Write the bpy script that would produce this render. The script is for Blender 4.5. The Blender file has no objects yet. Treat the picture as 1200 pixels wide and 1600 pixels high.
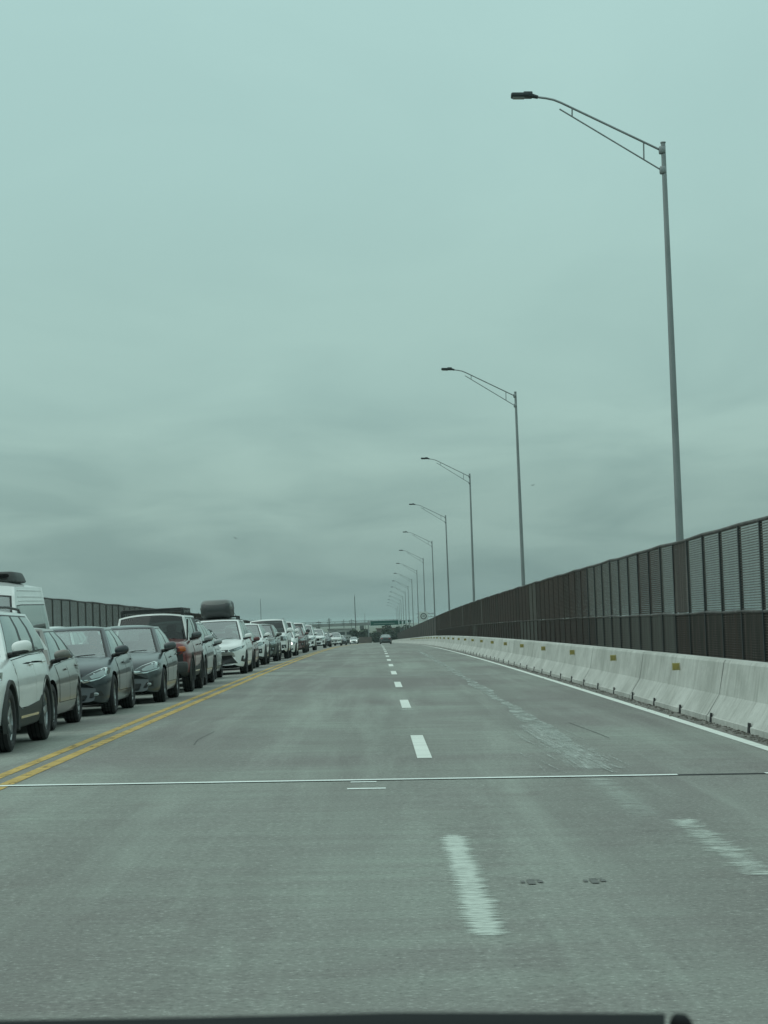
import bpy, bmesh, math, random
import numpy as np
from mathutils import Vector, Matrix
from mathutils.bvhtree import BVHTree

random.seed(7)
SC = bpy.context.scene
COL = SC.collection
PI = math.pi
R = math.radians

# ------------------------------------------------------------------ camera
CAM_H = 1.42
cam_d = bpy.data.cameras.new('camera')
cam = bpy.data.objects.new('camera', cam_d)
COL.objects.link(cam)
cr = Vector((0.99933393, -0.00339251, -0.03633438))
cu = Vector((0.03613016, -0.04796329, 0.99819544))
cf = Vector((0.00512911, 0.99884334, 0.04780877))
m = Matrix((cr, cu, -cf)).transposed().to_4x4()
m.translation = (0, 0, CAM_H)
cam.matrix_world = m
cam_d.sensor_fit = 'VERTICAL'
cam_d.sensor_height = 24
cam_d.sensor_width = 18
cam_d.lens = 3560 / 1600 * 24
cam_d.clip_start = 0.05
cam_d.clip_end = 12000
SC.camera = cam
cam_d.dof.use_dof = True
cam_d.dof.focus_distance = 55
cam_d.dof.aperture_fstop = 26

# ------------------------------------------------------------------ world: overcast sky
SUN_EL, SUN_AZ = 48.0, 262.0
W = bpy.data.worlds.new('World')
SC.world = W
W.use_nodes = True
nt = W.node_tree
nt.nodes.clear()
N = nt.nodes.new
LK = nt.links.new


def math_node(tree, op, a=None, b=None, c=None, clamp=False):
    n = tree.nodes.new('ShaderNodeMath')
    n.operation = op
    n.use_clamp = clamp
    for i, v in enumerate((a, b, c)):
        if v is None:
            continue
        if isinstance(v, (int, float)):
            n.inputs[i].default_value = v
        else:
            tree.links.new(v, n.inputs[i])
    return n.outputs[0]


def s2l(c):
    return tuple(((v / 255) / 12.92 if v / 255 <= 0.04045 else ((v / 255 + 0.055) / 1.055) ** 2.4) for v in c) + (1,)


sky = N('ShaderNodeTexSky')
sky.sky_type = 'NISHITA'
sky.sun_disc = False
sky.sun_elevation = R(SUN_EL)
sky.sun_rotation = R(SUN_AZ)
sky_s = N('ShaderNodeMixRGB'); sky_s.blend_type = 'MULTIPLY'; sky_s.inputs[0].default_value = 1
sky_s.inputs[2].default_value = (0.1, 0.1, 0.1, 1)
LK(sky.outputs[0], sky_s.inputs[1])
tc = N('ShaderNodeTexCoord')
sep = N('ShaderNodeSeparateXYZ')
LK(tc.outputs['Generated'], sep.inputs[0])
zc = math_node(nt, 'MAXIMUM', sep.outputs[2], 0.0)
ramp = N('ShaderNodeValToRGB')
SKY_STOPS = [(0.0, (124, 152, 150)), (0.022, (134, 163, 159)), (0.06, (154, 185, 178)), (0.10, (162, 195, 188)),
             (0.14, (165, 199, 192)), (0.20, (172, 208, 202)), (0.28, (177, 214, 209)), (0.6, (204, 236, 231)), (1.0, (226, 250, 247))]
el = ramp.color_ramp.elements
el[0].position, el[0].color = SKY_STOPS[0][0], s2l(SKY_STOPS[0][1])
el[1].position, el[1].color = SKY_STOPS[-1][0], s2l(SKY_STOPS[-1][1])
for p_, c_ in SKY_STOPS[1:-1]:
    e = el.new(p_); e.color = s2l(c_)
LK(zc, ramp.inputs[0])
# cloud deck: noise on the plane of the clouds, so bands flatten towards the horizon
den = math_node(nt, 'ADD', zc, 0.09)
px = math_node(nt, 'DIVIDE', sep.outputs[0], den)
py = math_node(nt, 'DIVIDE', sep.outputs[1], den)
cmb = N('ShaderNodeCombineXYZ'); LK(px, cmb.inputs[0]); LK(py, cmb.inputs[1])
mp = N('ShaderNodeMapping'); mp.inputs['Location'].default_value = (3.7, 1.2, 0)
mp.inputs['Scale'].default_value = (1.9, 0.95, 1)
LK(cmb.outputs[0], mp.inputs[0])
nz = N('ShaderNodeTexNoise'); nz.inputs['Scale'].default_value = 0.85; nz.inputs['Detail'].default_value = 5
nz.inputs['Roughness'].default_value = 0.50; nz.inputs['Distortion'].default_value = 0.5
LK(mp.outputs[0], nz.inputs['Vector'])
cl = N('ShaderNodeValToRGB')
cl.color_ramp.elements[0].position = 0.34; cl.color_ramp.elements[0].color = (0.79, 0.81, 0.82, 1)
cl.color_ramp.elements[1].position = 0.62; cl.color_ramp.elements[1].color = (1.06, 1.04, 1.03, 1)
LK(nz.outputs[0], cl.inputs[0])
# strength of the banding: most between 2 and 9 degrees of elevation
amp = N('ShaderNodeValToRGB')
ae = amp.color_ramp.elements
ae[0].position, ae[0].color = 0.0, (0.35, 0.35, 0.35, 1)
ae[1].position, ae[1].color = 1.0, (0.25, 0.25, 0.25, 1)
for p_, v_ in ((0.02, 0.75), (0.045, 1.0), (0.075, 0.8), (0.105, 0.45), (0.19, 0.22)):
    e = ae.new(p_); e.color = (v_, v_, v_, 1)
LK(zc, amp.inputs[0])
mul = N('ShaderNodeMixRGB'); mul.blend_type = 'MULTIPLY'
LK(amp.outputs[0], mul.inputs[0]); LK(ramp.outputs[0], mul.inputs[1]); LK(cl.outputs[0], mul.inputs[2])
mix = N('ShaderNodeMixRGB'); mix.inputs[0].default_value = 0.94
LK(sky_s.outputs[0], mix.inputs[1]); LK(mul.outputs[0], mix.inputs[2])
bg = N('ShaderNodeBackground'); bg.inputs[1].default_value = 1.0
LK(mix.outputs[0], bg.inputs[0])
wo = N('ShaderNodeOutputWorld'); LK(bg.outputs[0], wo.inputs[0])

sun_d = bpy.data.lights.new('sun', 'SUN')
sun_d.energy = 0.6
sun_d.angle = R(75)
sun_d.color = (1.0, 0.99, 0.94)
sun = bpy.data.objects.new('sun', sun_d); COL.objects.link(sun)
_az, _el = R(SUN_AZ), R(SUN_EL)
sd = Vector((math.sin(_az) * math.cos(_el), math.cos(_az) * math.cos(_el), math.sin(_el)))
sun.rotation_euler = sd.to_track_quat('Z', 'Y').to_euler()
SC.view_settings.view_transform = 'Standard'
SC.view_settings.look = 'None'
SC.view_settings.exposure = 0.0
SC.view_settings.gamma = 1.0
SC.view_settings.use_curve_mapping = False
SC.cycles.max_bounces = 6
SC.cycles.transparent_max_bounces = 24
SC.cycles.volume_bounces = 0
SC.cycles.use_denoising = True

# ------------------------------------------------------------------ road geometry
KC, LC, CROWN, XC, HC = 1.9e-5, 231.8, 0.02, -3.545, 0.0778e-5
YFLAT = 1010.0


def zprof(Y):
    Y = min(Y, YFLAT)
    return -KC * Y * Y if Y < LC else -KC * LC * LC - 2 * KC * LC * (Y - LC)


def RP(X, Y, dz=0.0):
    """point dz above the road surface at lateral X, distance Y"""
    return Vector((X + HC * Y * abs(Y), Y, zprof(Y) - CROWN * (abs(X - XC) - abs(XC)) + dz))


GROUND_Z = zprof(1e5) - 0.35

# ------------------------------------------------------------------ helpers
def link(o, parent=None):
    COL.objects.link(o)
    if parent is not None:
        o.parent = parent
    return o


class MB:
    def __init__(s):
        s.v, s.f, s.m = [], [], []

    def add(s, verts, faces, mi=0):
        b = len(s.v)
        s.v += [tuple(p) for p in verts]
        s.f += [tuple(b + i for i in f) for f in faces]
        s.m += [mi] * len(faces)

    def box(s, c, d, rot=None, mi=0):
        hx, hy, hz = d[0] / 2, d[1] / 2, d[2] / 2
        P = [Vector((x, y, z)) for x in (-hx, hx) for y in (-hy, hy) for z in (-hz, hz)]
        if rot is not None:
            P = [rot @ p for p in P]
        c = Vector(c)
        s.add([p + c for p in P], [(0, 1, 3, 2), (4, 6, 7, 5), (0, 4, 5, 1), (2, 3, 7, 6), (0, 2, 6, 4), (1, 5, 7, 3)], mi)

    def rbox(s, c, d, r=0.3, rot=None, n=8, mi=0, taper=0.0):
        """superellipsoid rounded box"""
        vs, fs = [], []
        e = r
        nu, nv = 2 * n, n
        sg = lambda a, p: math.copysign(abs(a) ** p, a)
        for j in range(nv + 1):
            b = -PI / 2 + PI * j / nv
            for i in range(nu):
                a = 2 * PI * i / nu
                cb, sb = sg(math.cos(b), e), sg(math.sin(b), e)
                tp = 1 - taper * (sb + 1) / 2
                p = Vector((cb * sg(math.cos(a), e) * d[0] / 2 * tp, cb * sg(math.sin(a), e) * d[1] / 2 * tp, sb * d[2] / 2))
                if rot is not None:
                    p = rot @ p
                vs.append(p + Vector(c))
        for j in range(nv):
            for i in range(nu):
                fs.append((j * nu + i, j * nu + (i + 1) % nu, (j + 1) * nu + (i + 1) % nu, (j + 1) * nu + i))
        s.add(vs, fs, mi)

    def tube(s, pts, rad, n=8, caps=True, mi=0):
        pts = [Vector(p) for p in pts]
        if isinstance(rad, (int, float)):
            rad = [rad] * len(pts)
        rings = []
        prev = None
        for i, p in enumerate(pts):
            t = (pts[min(i + 1, len(pts) - 1)] - pts[max(i - 1, 0)]).normalized()
            if prev is None:
                a = Vector((0, 0, 1)) if abs(t.z) < 0.9 else Vector((1, 0, 0))
                u = t.cross(a).normalized()
            else:
                u = (prev - t * prev.dot(t)).normalized()
            prev = u
            w = t.cross(u)
            rings.append([p + (u * math.cos(2 * PI * k / n) + w * math.sin(2 * PI * k / n)) * rad[i] for k in range(n)])
        vs = [q for r_ in rings for q in r_]
        fs = []
        for i in range(len(pts) - 1):
            for k in range(n):
                fs.append((i * n + k, i * n + (k + 1) % n, (i + 1) * n + (k + 1) % n, (i + 1) * n + k))
        if caps:
            fs.append(tuple(range(n))[::-1])
            fs.append(tuple((len(pts) - 1) * n + k for k in range(n)))
        s.add(vs, fs, mi)

    def lathe_x(s, prof, c, n=32, mi=0):
        """profile (x, r) spun round the x axis through c"""
        vs = []
        for (x, r_) in prof:
            for k in range(n):
                a = 2 * PI * k / n
                vs.append((c[0] + x, c[1] + r_ * math.cos(a), c[2] + r_ * math.sin(a)))
        fs = []
        for i in range(len(prof) - 1):
            for k in range(n):
                fs.append((i * n + k, i * n + (k + 1) % n, (i + 1) * n + (k + 1) % n, (i + 1) * n + k))
        s.add(vs, fs, mi)

    def mesh(s, name, mats, smooth=None):
        me = bpy.data.meshes.new(name)
        me.from_pydata(s.v, [], s.f)
        for mt in (mats if isinstance(mats, (list, tuple)) else [mats]):
            me.materials.append(mt)
        me.polygons.foreach_set('material_index', s.m)
        me.update()
        if smooth:
            me.shade_smooth()
            me.set_sharp_from_angle(angle=R(smooth))
        return me

    def build(s, name, mats, parent=None, smooth=None, fixn=True):
        me = s.mesh(name, mats, None)
        if fixn:
            bm = bmesh.new(); bm.from_mesh(me)
            bmesh.ops.recalc_face_normals(bm, faces=bm.faces)
            bm.to_mesh(me); bm.free()
        if smooth:
            me.shade_smooth()
            me.set_sharp_from_angle(angle=R(smooth))
        return link(bpy.data.objects.new(name, me), parent)


def thing(name, label, cat, loc=(0, 0, 0), rz=0.0, group=None):
    o = bpy.data.objects.new(name, None)
    o.empty_display_size = 0.3
    o.location = loc
    o.rotation_euler = (0, 0, rz)
    o['label'] = label; o['category'] = cat
    if group:
        o['group'] = group
    return link(o)


def tag(o, label, cat, group=None, kind=None):
    o['label'] = label; o['category'] = cat
    if group: o['group'] = group
    if kind: o['kind'] = kind
    return o


def struct(o):
    o['kind'] = 'structure'
    return o


# ------------------------------------------------------------------ materials
MATS = {}


def mat(name, base, rough=0.6, metal=0.0, spec=0.5, var=None, bump=None, coat=0.0, emit=None):
    """var = (scale vector, colour b, low, high, detail); bump = (scale, strength)"""
    if name in MATS:
        return MATS[name]
    mt = bpy.data.materials.new(name)
    mt.use_nodes = True
    t = mt.node_tree
    b = t.nodes['Principled BSDF']
    b.inputs['Base Color'].default_value = tuple(base) + (1,)
    b.inputs['Roughness'].default_value = rough
    b.inputs['Metallic'].default_value = metal
    b.inputs['Specular IOR Level'].default_value = spec
    if coat:
        b.inputs['Coat Weight'].default_value = coat * 0.7
        b.inputs['Coat Roughness'].default_value = 0.06
    if emit:
        b.inputs['Emission Color'].default_value = tuple(emit[0]) + (1,)
        b.inputs['Emission Strength'].default_value = emit[1]
    if var or bump:
        co = t.nodes.new('ShaderNodeTexCoord')
    if var:
        mpn = t.nodes.new('ShaderNodeMapping')
        mpn.inputs['Scale'].default_value = var[0]
        t.links.new(co.outputs['Object'], mpn.inputs[0])
        n = t.nodes.new('ShaderNodeTexNoise')
        n.inputs['Scale'].default_value = 1.0
        n.inputs['Detail'].default_value = var[4] if len(var) > 4 else 5
        n.inputs['Roughness'].default_value = 0.6
        t.links.new(mpn.outputs[0], n.inputs['Vector'])
        rp = t.nodes.new('ShaderNodeMapRange')
        rp.inputs[1].default_value = var[2]; rp.inputs[2].default_value = var[3]
        t.links.new(n.outputs[0], rp.inputs[0])
        mx = t.nodes.new('ShaderNodeMixRGB')
        mx.inputs[1].default_value = tuple(base) + (1,)
        mx.inputs[2].default_value = tuple(var[1]) + (1,)
        t.links.new(rp.outputs[0], mx.inputs[0])
        t.links.new(mx.outputs[0], b.inputs['Base Color'])
    if bump:
        n2 = t.nodes.new('ShaderNodeTexNoise')
        n2.inputs['Scale'].default_value = bump[0]; n2.inputs['Detail'].default_value = 4
        t.links.new(co.outputs['Object'], n2.inputs['Vector'])
        bp = t.nodes.new('ShaderNodeBump')
        bp.inputs['Strength'].default_value = bump[1]; bp.inputs['Distance'].default_value = 0.02
        t.links.new(n2.outputs[0], bp.inputs['Height'])
        t.links.new(bp.outputs[0], b.inputs['Normal'])
    MATS[name] = mt
    return mt


def noise(t, vec, scale, detail=5, rough=0.6, dist=0.0):
    n = t.nodes.new('ShaderNodeTexNoise')
    n.inputs['Scale'].default_value = scale; n.inputs['Detail'].default_value = detail
    n.inputs['Roughness'].default_value = rough; n.inputs['Distortion'].default_value = dist
    t.links.new(vec, n.inputs['Vector'])
    return n.outputs[0]


def mapping(t, vec, sc, loc=(0, 0, 0), rot=(0, 0, 0)):
    n = t.nodes.new('ShaderNodeMapping')
    n.inputs['Scale'].default_value = sc; n.inputs['Location'].default_value = loc
    n.inputs['Rotation'].default_value = rot
    t.links.new(vec, n.inputs[0])
    return n.outputs[0]


def rng(t, v, a, b, c=0.0, d=1.0):
    n = t.nodes.new('ShaderNodeMapRange')
    n.inputs[1].default_value = a; n.inputs[2].default_value = b
    n.inputs[3].default_value = c; n.inputs[4].default_value = d
    t.links.new(v, n.inputs[0])
    return n.outputs[0]


def mixc(t, fac, a, b, mode='MIX'):
    n = t.nodes.new('ShaderNodeMixRGB'); n.blend_type = mode
    for i, v in enumerate((fac, a, b)):
        if isinstance(v, (int, float)):
            n.inputs[i].default_value = v
        elif isinstance(v, tuple):
            n.inputs[i].default_value = v if len(v) == 4 else v + (1,)
        else:
            t.links.new(v, n.inputs[i])
    return n.outputs[0]


def road_material():
    mt = bpy.data.materials.new('road_surface'); mt.use_nodes = True
    t = mt.node_tree; b = t.nodes['Principled BSDF']
    co = t.nodes.new('ShaderNodeTexCoord').outputs['Object']
    big = rng(t, noise(t, mapping(t, co, (0.16, 0.10, 1)), 1.0, 6, 0.62, 0.6), 0.40, 0.60)
    tr = rng(t, noise(t, mapping(t, co, (0.35, 2.6, 1), (4, 2, 0)), 1.0, 5, 0.6), 0.38, 0.66)
    tr2 = rng(t, noise(t, mapping(t, co, (1.3, 11.0, 1), (1, 7, 0)), 1.0, 6, 0.7), 0.35, 0.70)
    c = mixc(t, big, (0.172, 0.158, 0.150), (0.265, 0.300, 0.258))
    c = mixc(t, math_node(t, 'MULTIPLY', tr, 0.55), c, (0.165, 0.155, 0.145))
    c = mixc(t, math_node(t, 'MULTIPLY', tr2, 0.30), c, (0.325, 0.350, 0.310))
    # wheel paths polished a little paler along the lanes
    sx = t.nodes.new('ShaderNodeSeparateXYZ'); t.links.new(co, sx.inputs[0])
    wav = math_node(t, 'SINE', math_node(t, 'MULTIPLY_ADD', sx.outputs[0], 3.4, 1.2))
    wv = rng(t, wav, 0.0, 1.0)
    wn = rng(t, noise(t, mapping(t, co, (0.6, 0.05, 1), (9, 0, 0)), 1.0, 3), 0.35, 0.65)
    c = mixc(t, math_node(t, 'MULTIPLY', math_node(t, 'MULTIPLY', wv, wn), 0.34), c, (0.145, 0.145, 0.132))
    lw = rng(t, noise(t, mapping(t, co, (1.1, 0.045, 1), (3, 5, 0)), 1.0, 5, 0.6, 0.3), 0.42, 0.62)
    c = mixc(t, math_node(t, 'MULTIPLY', lw, 0.40), c, (0.150, 0.142, 0.130))
    lp = rng(t, noise(t, mapping(t, co, (1.4, 0.06, 1), (13, 8, 0)), 1.0, 6, 0.65, 0.3), 0.50, 0.68)
    c = mixc(t, math_node(t, 'MULTIPLY', lp, 0.38), c, (0.36, 0.40, 0.35))
    # oil line and brownish drips
    dr = rng(t, noise(t, mapping(t, co, (0.8, 0.5, 1), (2, 11, 0)), 1.0, 7, 0.7), 0.58, 0.76)
    c = mixc(t, math_node(t, 'MULTIPLY', dr, 0.65), c, (0.150, 0.125, 0.115))
    # aggregate
    g = noise(t, co, 34.0, 3, 0.75)
    c = mixc(t, rng(t, g, 0.56, 0.72, 0.0, 0.6), c, (0.50, 0.53, 0.48))
    c = mixc(t, rng(t, g, 0.46, 0.30, 0.0, 0.65), c, (0.075, 0.078, 0.07))
    g2 = noise(t, co, 110.0, 2, 0.7)
    c = mixc(t, rng(t, g2, 0.40, 0.22, 0.0, 0.4), c, (0.08, 0.08, 0.075))
    t.links.new(c, b.inputs['Base Color'])
    b.inputs['Roughness'].default_value = 0.82
    b.inputs['Specular IOR Level'].default_value = 0.35
    bp = t.nodes.new('ShaderNodeBump'); bp.inputs['Strength'].default_value = 0.45; bp.inputs['Distance'].default_value = 0.008
    t.links.new(g, bp.inputs['Height']); t.links.new(bp.outputs[0], b.inputs['Normal'])
    return mt


def paint_marking(name, col, keep_lo, keep_hi, sc=(3.0, 3.0, 1), rough_sc=24.0, mottle=0.25):
    """worn thermoplastic paint: gaps of bare road show through"""
    mt = bpy.data.materials.new(name); mt.use_nodes = True
    t = mt.node_tree; b = t.nodes['Principled BSDF']
    co = t.nodes.new('ShaderNodeTexCoord').outputs['Object']
    n1 = noise(t, mapping(t, co, sc), 1.0, 7, 0.7)
    n2 = noise(t, co, rough_sc, 3, 0.7)
    k = math_node(t, 'ADD', math_node(t, 'MULTIPLY', n1, 0.75), math_node(t, 'MULTIPLY', n2, 0.25))
    a = rng(t, k, keep_lo, keep_hi)
    c = mixc(t, rng(t, noise(t, mapping(t, co, (1.5, 4, 1)), 1.0, 5), 0.4, 0.65, 0, mottle), tuple(col), tuple(x * 0.45 for x in col))
    t.links.new(c, b.inputs['Base Color']); b.inputs['Roughness'].default_value = 0.7
    t.links.new(a, b.inputs['Alpha'])
    return mt


def concrete_material(name, a, bcol, streak=0.45):
    mt = bpy.data.materials.new(name); mt.use_nodes = True
    t = mt.node_tree; b = t.nodes['Principled BSDF']
    co = t.nodes.new('ShaderNodeTexCoord').outputs['Object']
    n1 = rng(t, noise(t, mapping(t, co, (1, 0.5, 1.2)), 1.0, 6, 0.65), 0.38, 0.64)
    c = mixc(t, n1, tuple(a), tuple(bcol))
    st = rng(t, noise(t, mapping(t, co, (3, 5.5, 0.55)), 1.0, 6, 0.7), 0.50, 0.74)
    c = mixc(t, math_node(t, 'MULTIPLY', st, streak), c, (0.17, 0.165, 0.14))
    st2 = rng(t, noise(t, mapping(t, co, (3, 9.0, 0.9), (5, 3, 0)), 1.0, 5, 0.7), 0.52, 0.72)
    c = mixc(t, math_node(t, 'MULTIPLY', st2, 0.40), c, (0.66, 0.68, 0.62))
    g = noise(t, co, 22.0, 4, 0.7)
    c = mixc(t, rng(t, g, 0.45, 0.28, 0, 0.35), c, (0.2, 0.2, 0.18))
    t.links.new(c, b.inputs['Base Color']); b.inputs['Roughness'].default_value = 0.88
    b.inputs['Specular IOR Level'].default_value = 0.25
    bp = t.nodes.new('ShaderNodeBump'); bp.inputs['Strength'].default_value = 0.5; bp.inputs['Distance'].default_value = 0.012
    t.links.new(g, bp.inputs['Height']); t.links.new(bp.outputs[0], b.inputs['Normal'])
    return mt


def glass_material(name, tint, refl=0.28, rough=0.02):
    mt = bpy.data.materials.new(name); mt.use_nodes = True
    t = mt.node_tree; t.nodes.clear()
    tr = t.nodes.new('ShaderNodeBsdfTransparent'); tr.inputs[0].default_value = tuple(tint) + (1,)
    gl = t.nodes.new('ShaderNodeBsdfGlossy'); gl.inputs[0].default_value = (0.95, 1, 0.99, 1); gl.inputs[1].default_value = rough
    fr = t.nodes.new('ShaderNodeLayerWeight'); fr.inputs[0].default_value = 0.5
    f = math_node(t, 'MULTIPLY_ADD', math_node(t, 'POWER', fr.outputs['Facing'], 3.5), 0.80, refl, clamp=True)
    mx = t.nodes.new('ShaderNodeMixShader'); o = t.nodes.new('ShaderNodeOutputMaterial')
    t.links.new(f, mx.inputs[0]); t.links.new(tr.outputs[0], mx.inputs[1]); t.links.new(gl.outputs[0], mx.inputs[2])
    t.links.new(mx.outputs[0], o.inputs[0])
    return mt


def streak_material(name, col, x0, x1, y0, y1, thr=0.5, tilt=0.0, xs=3.0, ys=26.0, power=1.0):
    """paint dragged sideways into thin streaks: dense in the middle of the old marking, fraying out to both sides"""
    mt = bpy.data.materials.new(name); mt.use_nodes = True
    t = mt.node_tree; b = t.nodes['Principled BSDF']
    co = t.nodes.new('ShaderNodeTexCoord').outputs['Object']
    sx = t.nodes.new('ShaderNodeSeparateXYZ'); t.links.new(co, sx.inputs[0])
    xm, hw_ = (x0 + x1) / 2, (x1 - x0) / 2
    cx = math_node(t, 'SUBTRACT', sx.outputs[0], math_node(t, 'MULTIPLY_ADD', sx.outputs[1], tilt, xm - tilt * (y0 + y1) / 2))
    dx = math_node(t, 'DIVIDE', math_node(t, 'ABSOLUTE', cx), hw_)
    prof = rng(t, math_node(t, 'ADD', dx, math_node(t, 'MULTIPLY_ADD', noise(t, mapping(t, co, (2, 14, 1), (7, 3, 0)), 1.0, 4, 0.6), 0.7, -0.35)), 0.15, 1.0, 0.30, -0.18)
    ends = rng(t, math_node(t, 'ABSOLUTE', math_node(t, 'SUBTRACT', sx.outputs[1], (y0 + y1) / 2)), (y1 - y0) / 2 * .9, (y1 - y0) / 2, 0, -0.25)
    n1 = noise(t, mapping(t, co, (xs, ys, 1)), 1.0, 4, 0.6)
    n2 = noise(t, mapping(t, co, (xs * 4, ys * 2, 1)), 1.0, 4, 0.7)
    n3 = noise(t, mapping(t, co, (1.5, 2.2, 1)), 1.0, 3, 0.6)
    k = math_node(t, 'ADD', math_node(t, 'ADD', math_node(t, 'MULTIPLY', n1, .45), math_node(t, 'MULTIPLY', n2, .25)), math_node(t, 'MULTIPLY', n3, .30))
    k = math_node(t, 'ADD', math_node(t, 'ADD', k, prof), ends)
    a = math_node(t, 'MULTIPLY', rng(t, k, thr, thr + 0.20, 0.0, 0.95), rng(t, noise(t, mapping(t, co, (6, 30, 1), (1, 2, 0)), 1.0, 5, 0.75), 0.38, 0.54, 0.50, 1.0))
    b.inputs['Base Color'].default_value = tuple(col) + (1,); b.inputs['Roughness'].default_value = 0.75
    t.links.new(a, b.inputs['Alpha'])
    return mt


M_fray1 = streak_material('frayed_dash_paint', (0.56, 0.62, 0.56), 0.27, 0.63, 10.2, 15.3, 0.56, xs=3.0, ys=20.0)
M_fray2 = streak_material('smeared_paint_near', (0.56, 0.62, 0.56), 1.75, 2.40, 12.4, 16.2, 0.70, tilt=0.0, xs=5.0, ys=9.0)
M_fray3 = streak_material('smeared_paint_far', (0.50, 0.55, 0.50), 1.45, 2.35, 16.2, 20.5, 0.74)
M_road = road_material()
M_barrier = concrete_material('barrier_concrete', (0.40, 0.41, 0.375), (0.56, 0.57, 0.53), 0.45)
M_deck = concrete_material('deck_concrete', (0.26, 0.27, 0.24), (0.38, 0.39, 0.35))
M_ytop = paint_marking('yellow_paint', (0.56, 0.37, 0.085), 0.33, 0.47, (5, 1.6, 1), mottle=0.75)
M_wline = paint_marking('white_paint', (0.72, 0.76, 0.70), 0.27, 0.36, (4, 1.0, 1))
M_worn = paint_marking('worn_white_paint', (0.62, 0.68, 0.62), 0.40, 0.60, (5, 15, 1), 18.0)
M_ghost = paint_marking('ghost_white_paint', (0.40, 0.44, 0.40), 0.38, 0.62, (5, 1.5, 1), 14.0)
M_scrape = paint_marking('scrape_marks', (0.50, 0.54, 0.50), 0.40, 0.62, (6, 6, 1), 20.0)
M_fray = paint_marking('frayed_white_paint', (0.60, 0.65, 0.60), 0.455, 0.60, (6, 26, 1), 30.0)
M_seal = paint_marking('joint_seal', (0.80, 0.86, 0.82), 0.15, 0.25, (2.5, 12, 1))
M_seal2 = paint_marking('joint_seal_faint', (0.42, 0.46, 0.43), 0.36, 0.60, (1.5, 5, 1))
M_gap = mat('joint_gap', (0.015, 0.016, 0.016), 0.9)
M_crack = mat('crack_filler', (0.06, 0.062, 0.06), 0.8)
M_jfill = mat('joint_filler_grey', (0.07, 0.072, 0.065), 0.9)
M_print = mat('tyre_print_dark', (0.135, 0.14, 0.13), 0.9)
M_galv = mat('galvanised_steel', (0.30, 0.33, 0.33), 0.45, 0.55, var=((2, 2, 0.6), (0.20, 0.22, 0.22), 0.35, 0.7))
M_lum = mat('luminaire_dark', (0.035, 0.045, 0.048), 0.5, 0.2)
M_lens = mat('luminaire_lens', (0.25, 0.28, 0.28), 0.25)
M_fdark = mat('fence_mesh_dark', (0.042, 0.031, 0.024), 0.8, 0.0, var=((3, 5, 0.35), (0.17, 0.155, 0.13), 0.54, 0.74))
M_fgrey = mat('fence_mesh_grey', (0.125, 0.118, 0.10), 0.7, 0.1, var=((3, 5, 0.35), (0.055, 0.045, 0.036), 0.44, 0.66))
M_frust = mat('fence_rust', (0.060, 0.036, 0.024), 0.85, 0.0, var=((3, 6, 1.2), (0.026, 0.022, 0.018), 0.42, 0.62))
M_fpost = mat('fence_post_steel', (0.030, 0.036, 0.036), 0.6, 0.2)
M_frail = mat('fence_rail_steel', (0.055, 0.05, 0.045), 0.6, 0.2, var=((3, 3, 3), (0.14, 0.13, 0.12), 0.45, 0.7))
M_fsheet = mat('fence_backing_dark', (0.026, 0.022, 0.016), 0.8, 0.0, var=((2, 3, 0.8), (0.080, 0.060, 0.045), 0.46, 0.68))
M_fsheetg = mat('fence_backing_grey', (0.10, 0.11, 0.095), 0.8, 0.0, var=((2, 3, 0.6), (0.045, 0.040, 0.032), 0.44, 0.66))
M_plate = mat('yellow_reflector', (0.30, 0.25, 0.06), 0.5, 0.0, var=((9, 9, 9), (0.20, 0.17, 0.07), 0.4, 0.6))
M_platef = mat('yellow_reflector_rim', (0.42, 0.38, 0.18), 0.6)
M_black = mat('black_plastic', (0.018, 0.020, 0.020), 0.5)
M_tyre = mat('tyre_rubber', (0.012, 0.013, 0.014), 0.75)
M_under = mat('underbody', (0.008, 0.009, 0.009), 0.95, spec=0.1)
M_clad = mat('cladding_plastic', (0.035, 0.04, 0.038), 0.6)
M_alloy = mat('alloy_rim', (0.42, 0.45, 0.45), 0.3, 0.8)
M_alloyd = mat('alloy_rim_dark', (0.05, 0.055, 0.055), 0.4, 0.5)
M_chrome = mat('chrome', (0.62, 0.66, 0.65), 0.12, 1.0)
M_lamp = mat('headlamp_glass', (0.33, 0.38, 0.38), 0.06, 0.35, 0.8, coat=1.0)
M_lampd = mat('headlamp_inner', (0.07, 0.085, 0.085), 0.1, 0.2, 0.8, coat=1.0)
M_lit = mat('lit_headlamp', (0.9, 0.95, 0.92), 0.2, emit=((1.0, 1.0, 0.93), 2.2))
M_red = mat('tail_lamp_red', (0.22, 0.012, 0.010), 0.15, coat=1.0)
M_amber = mat('amber_lamp', (0.42, 0.10, 0.02), 0.25, coat=0.6)
M_platew = mat('licence_plate', (0.55, 0.58, 0.55), 0.4)
M_seat = mat('seat_fabric', (0.04, 0.045, 0.045), 0.9)
M_seat2 = mat('seat_fabric_grey', (0.09, 0.10, 0.095), 0.9)
M_wind = glass_material('windscreen_glass', (0.70, 0.84, 0.80), 0.25)
M_winddark = glass_material('dark_windscreen_glass', (0.30, 0.34, 0.33), 0.05)
M_side = glass_material('side_window_glass', (0.16, 0.20, 0.19), 0.16)
M_skin = mat('skin', (0.30, 0.17, 0.11), 0.55)
M_hair = mat('hair', (0.012, 0.010, 0.009), 0.6)
M_shirt = mat('dark_shirt', (0.03, 0.04, 0.045), 0.85)


def paint(name, col, metal=0.25, rough=0.3):
    return mat('paint_' + name, col, rough, metal, 0.5, coat=0.9,
               var=((1.2, 1.2, 5.0), tuple(c * 0.86 for c in col), 0.42, 0.72))


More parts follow.
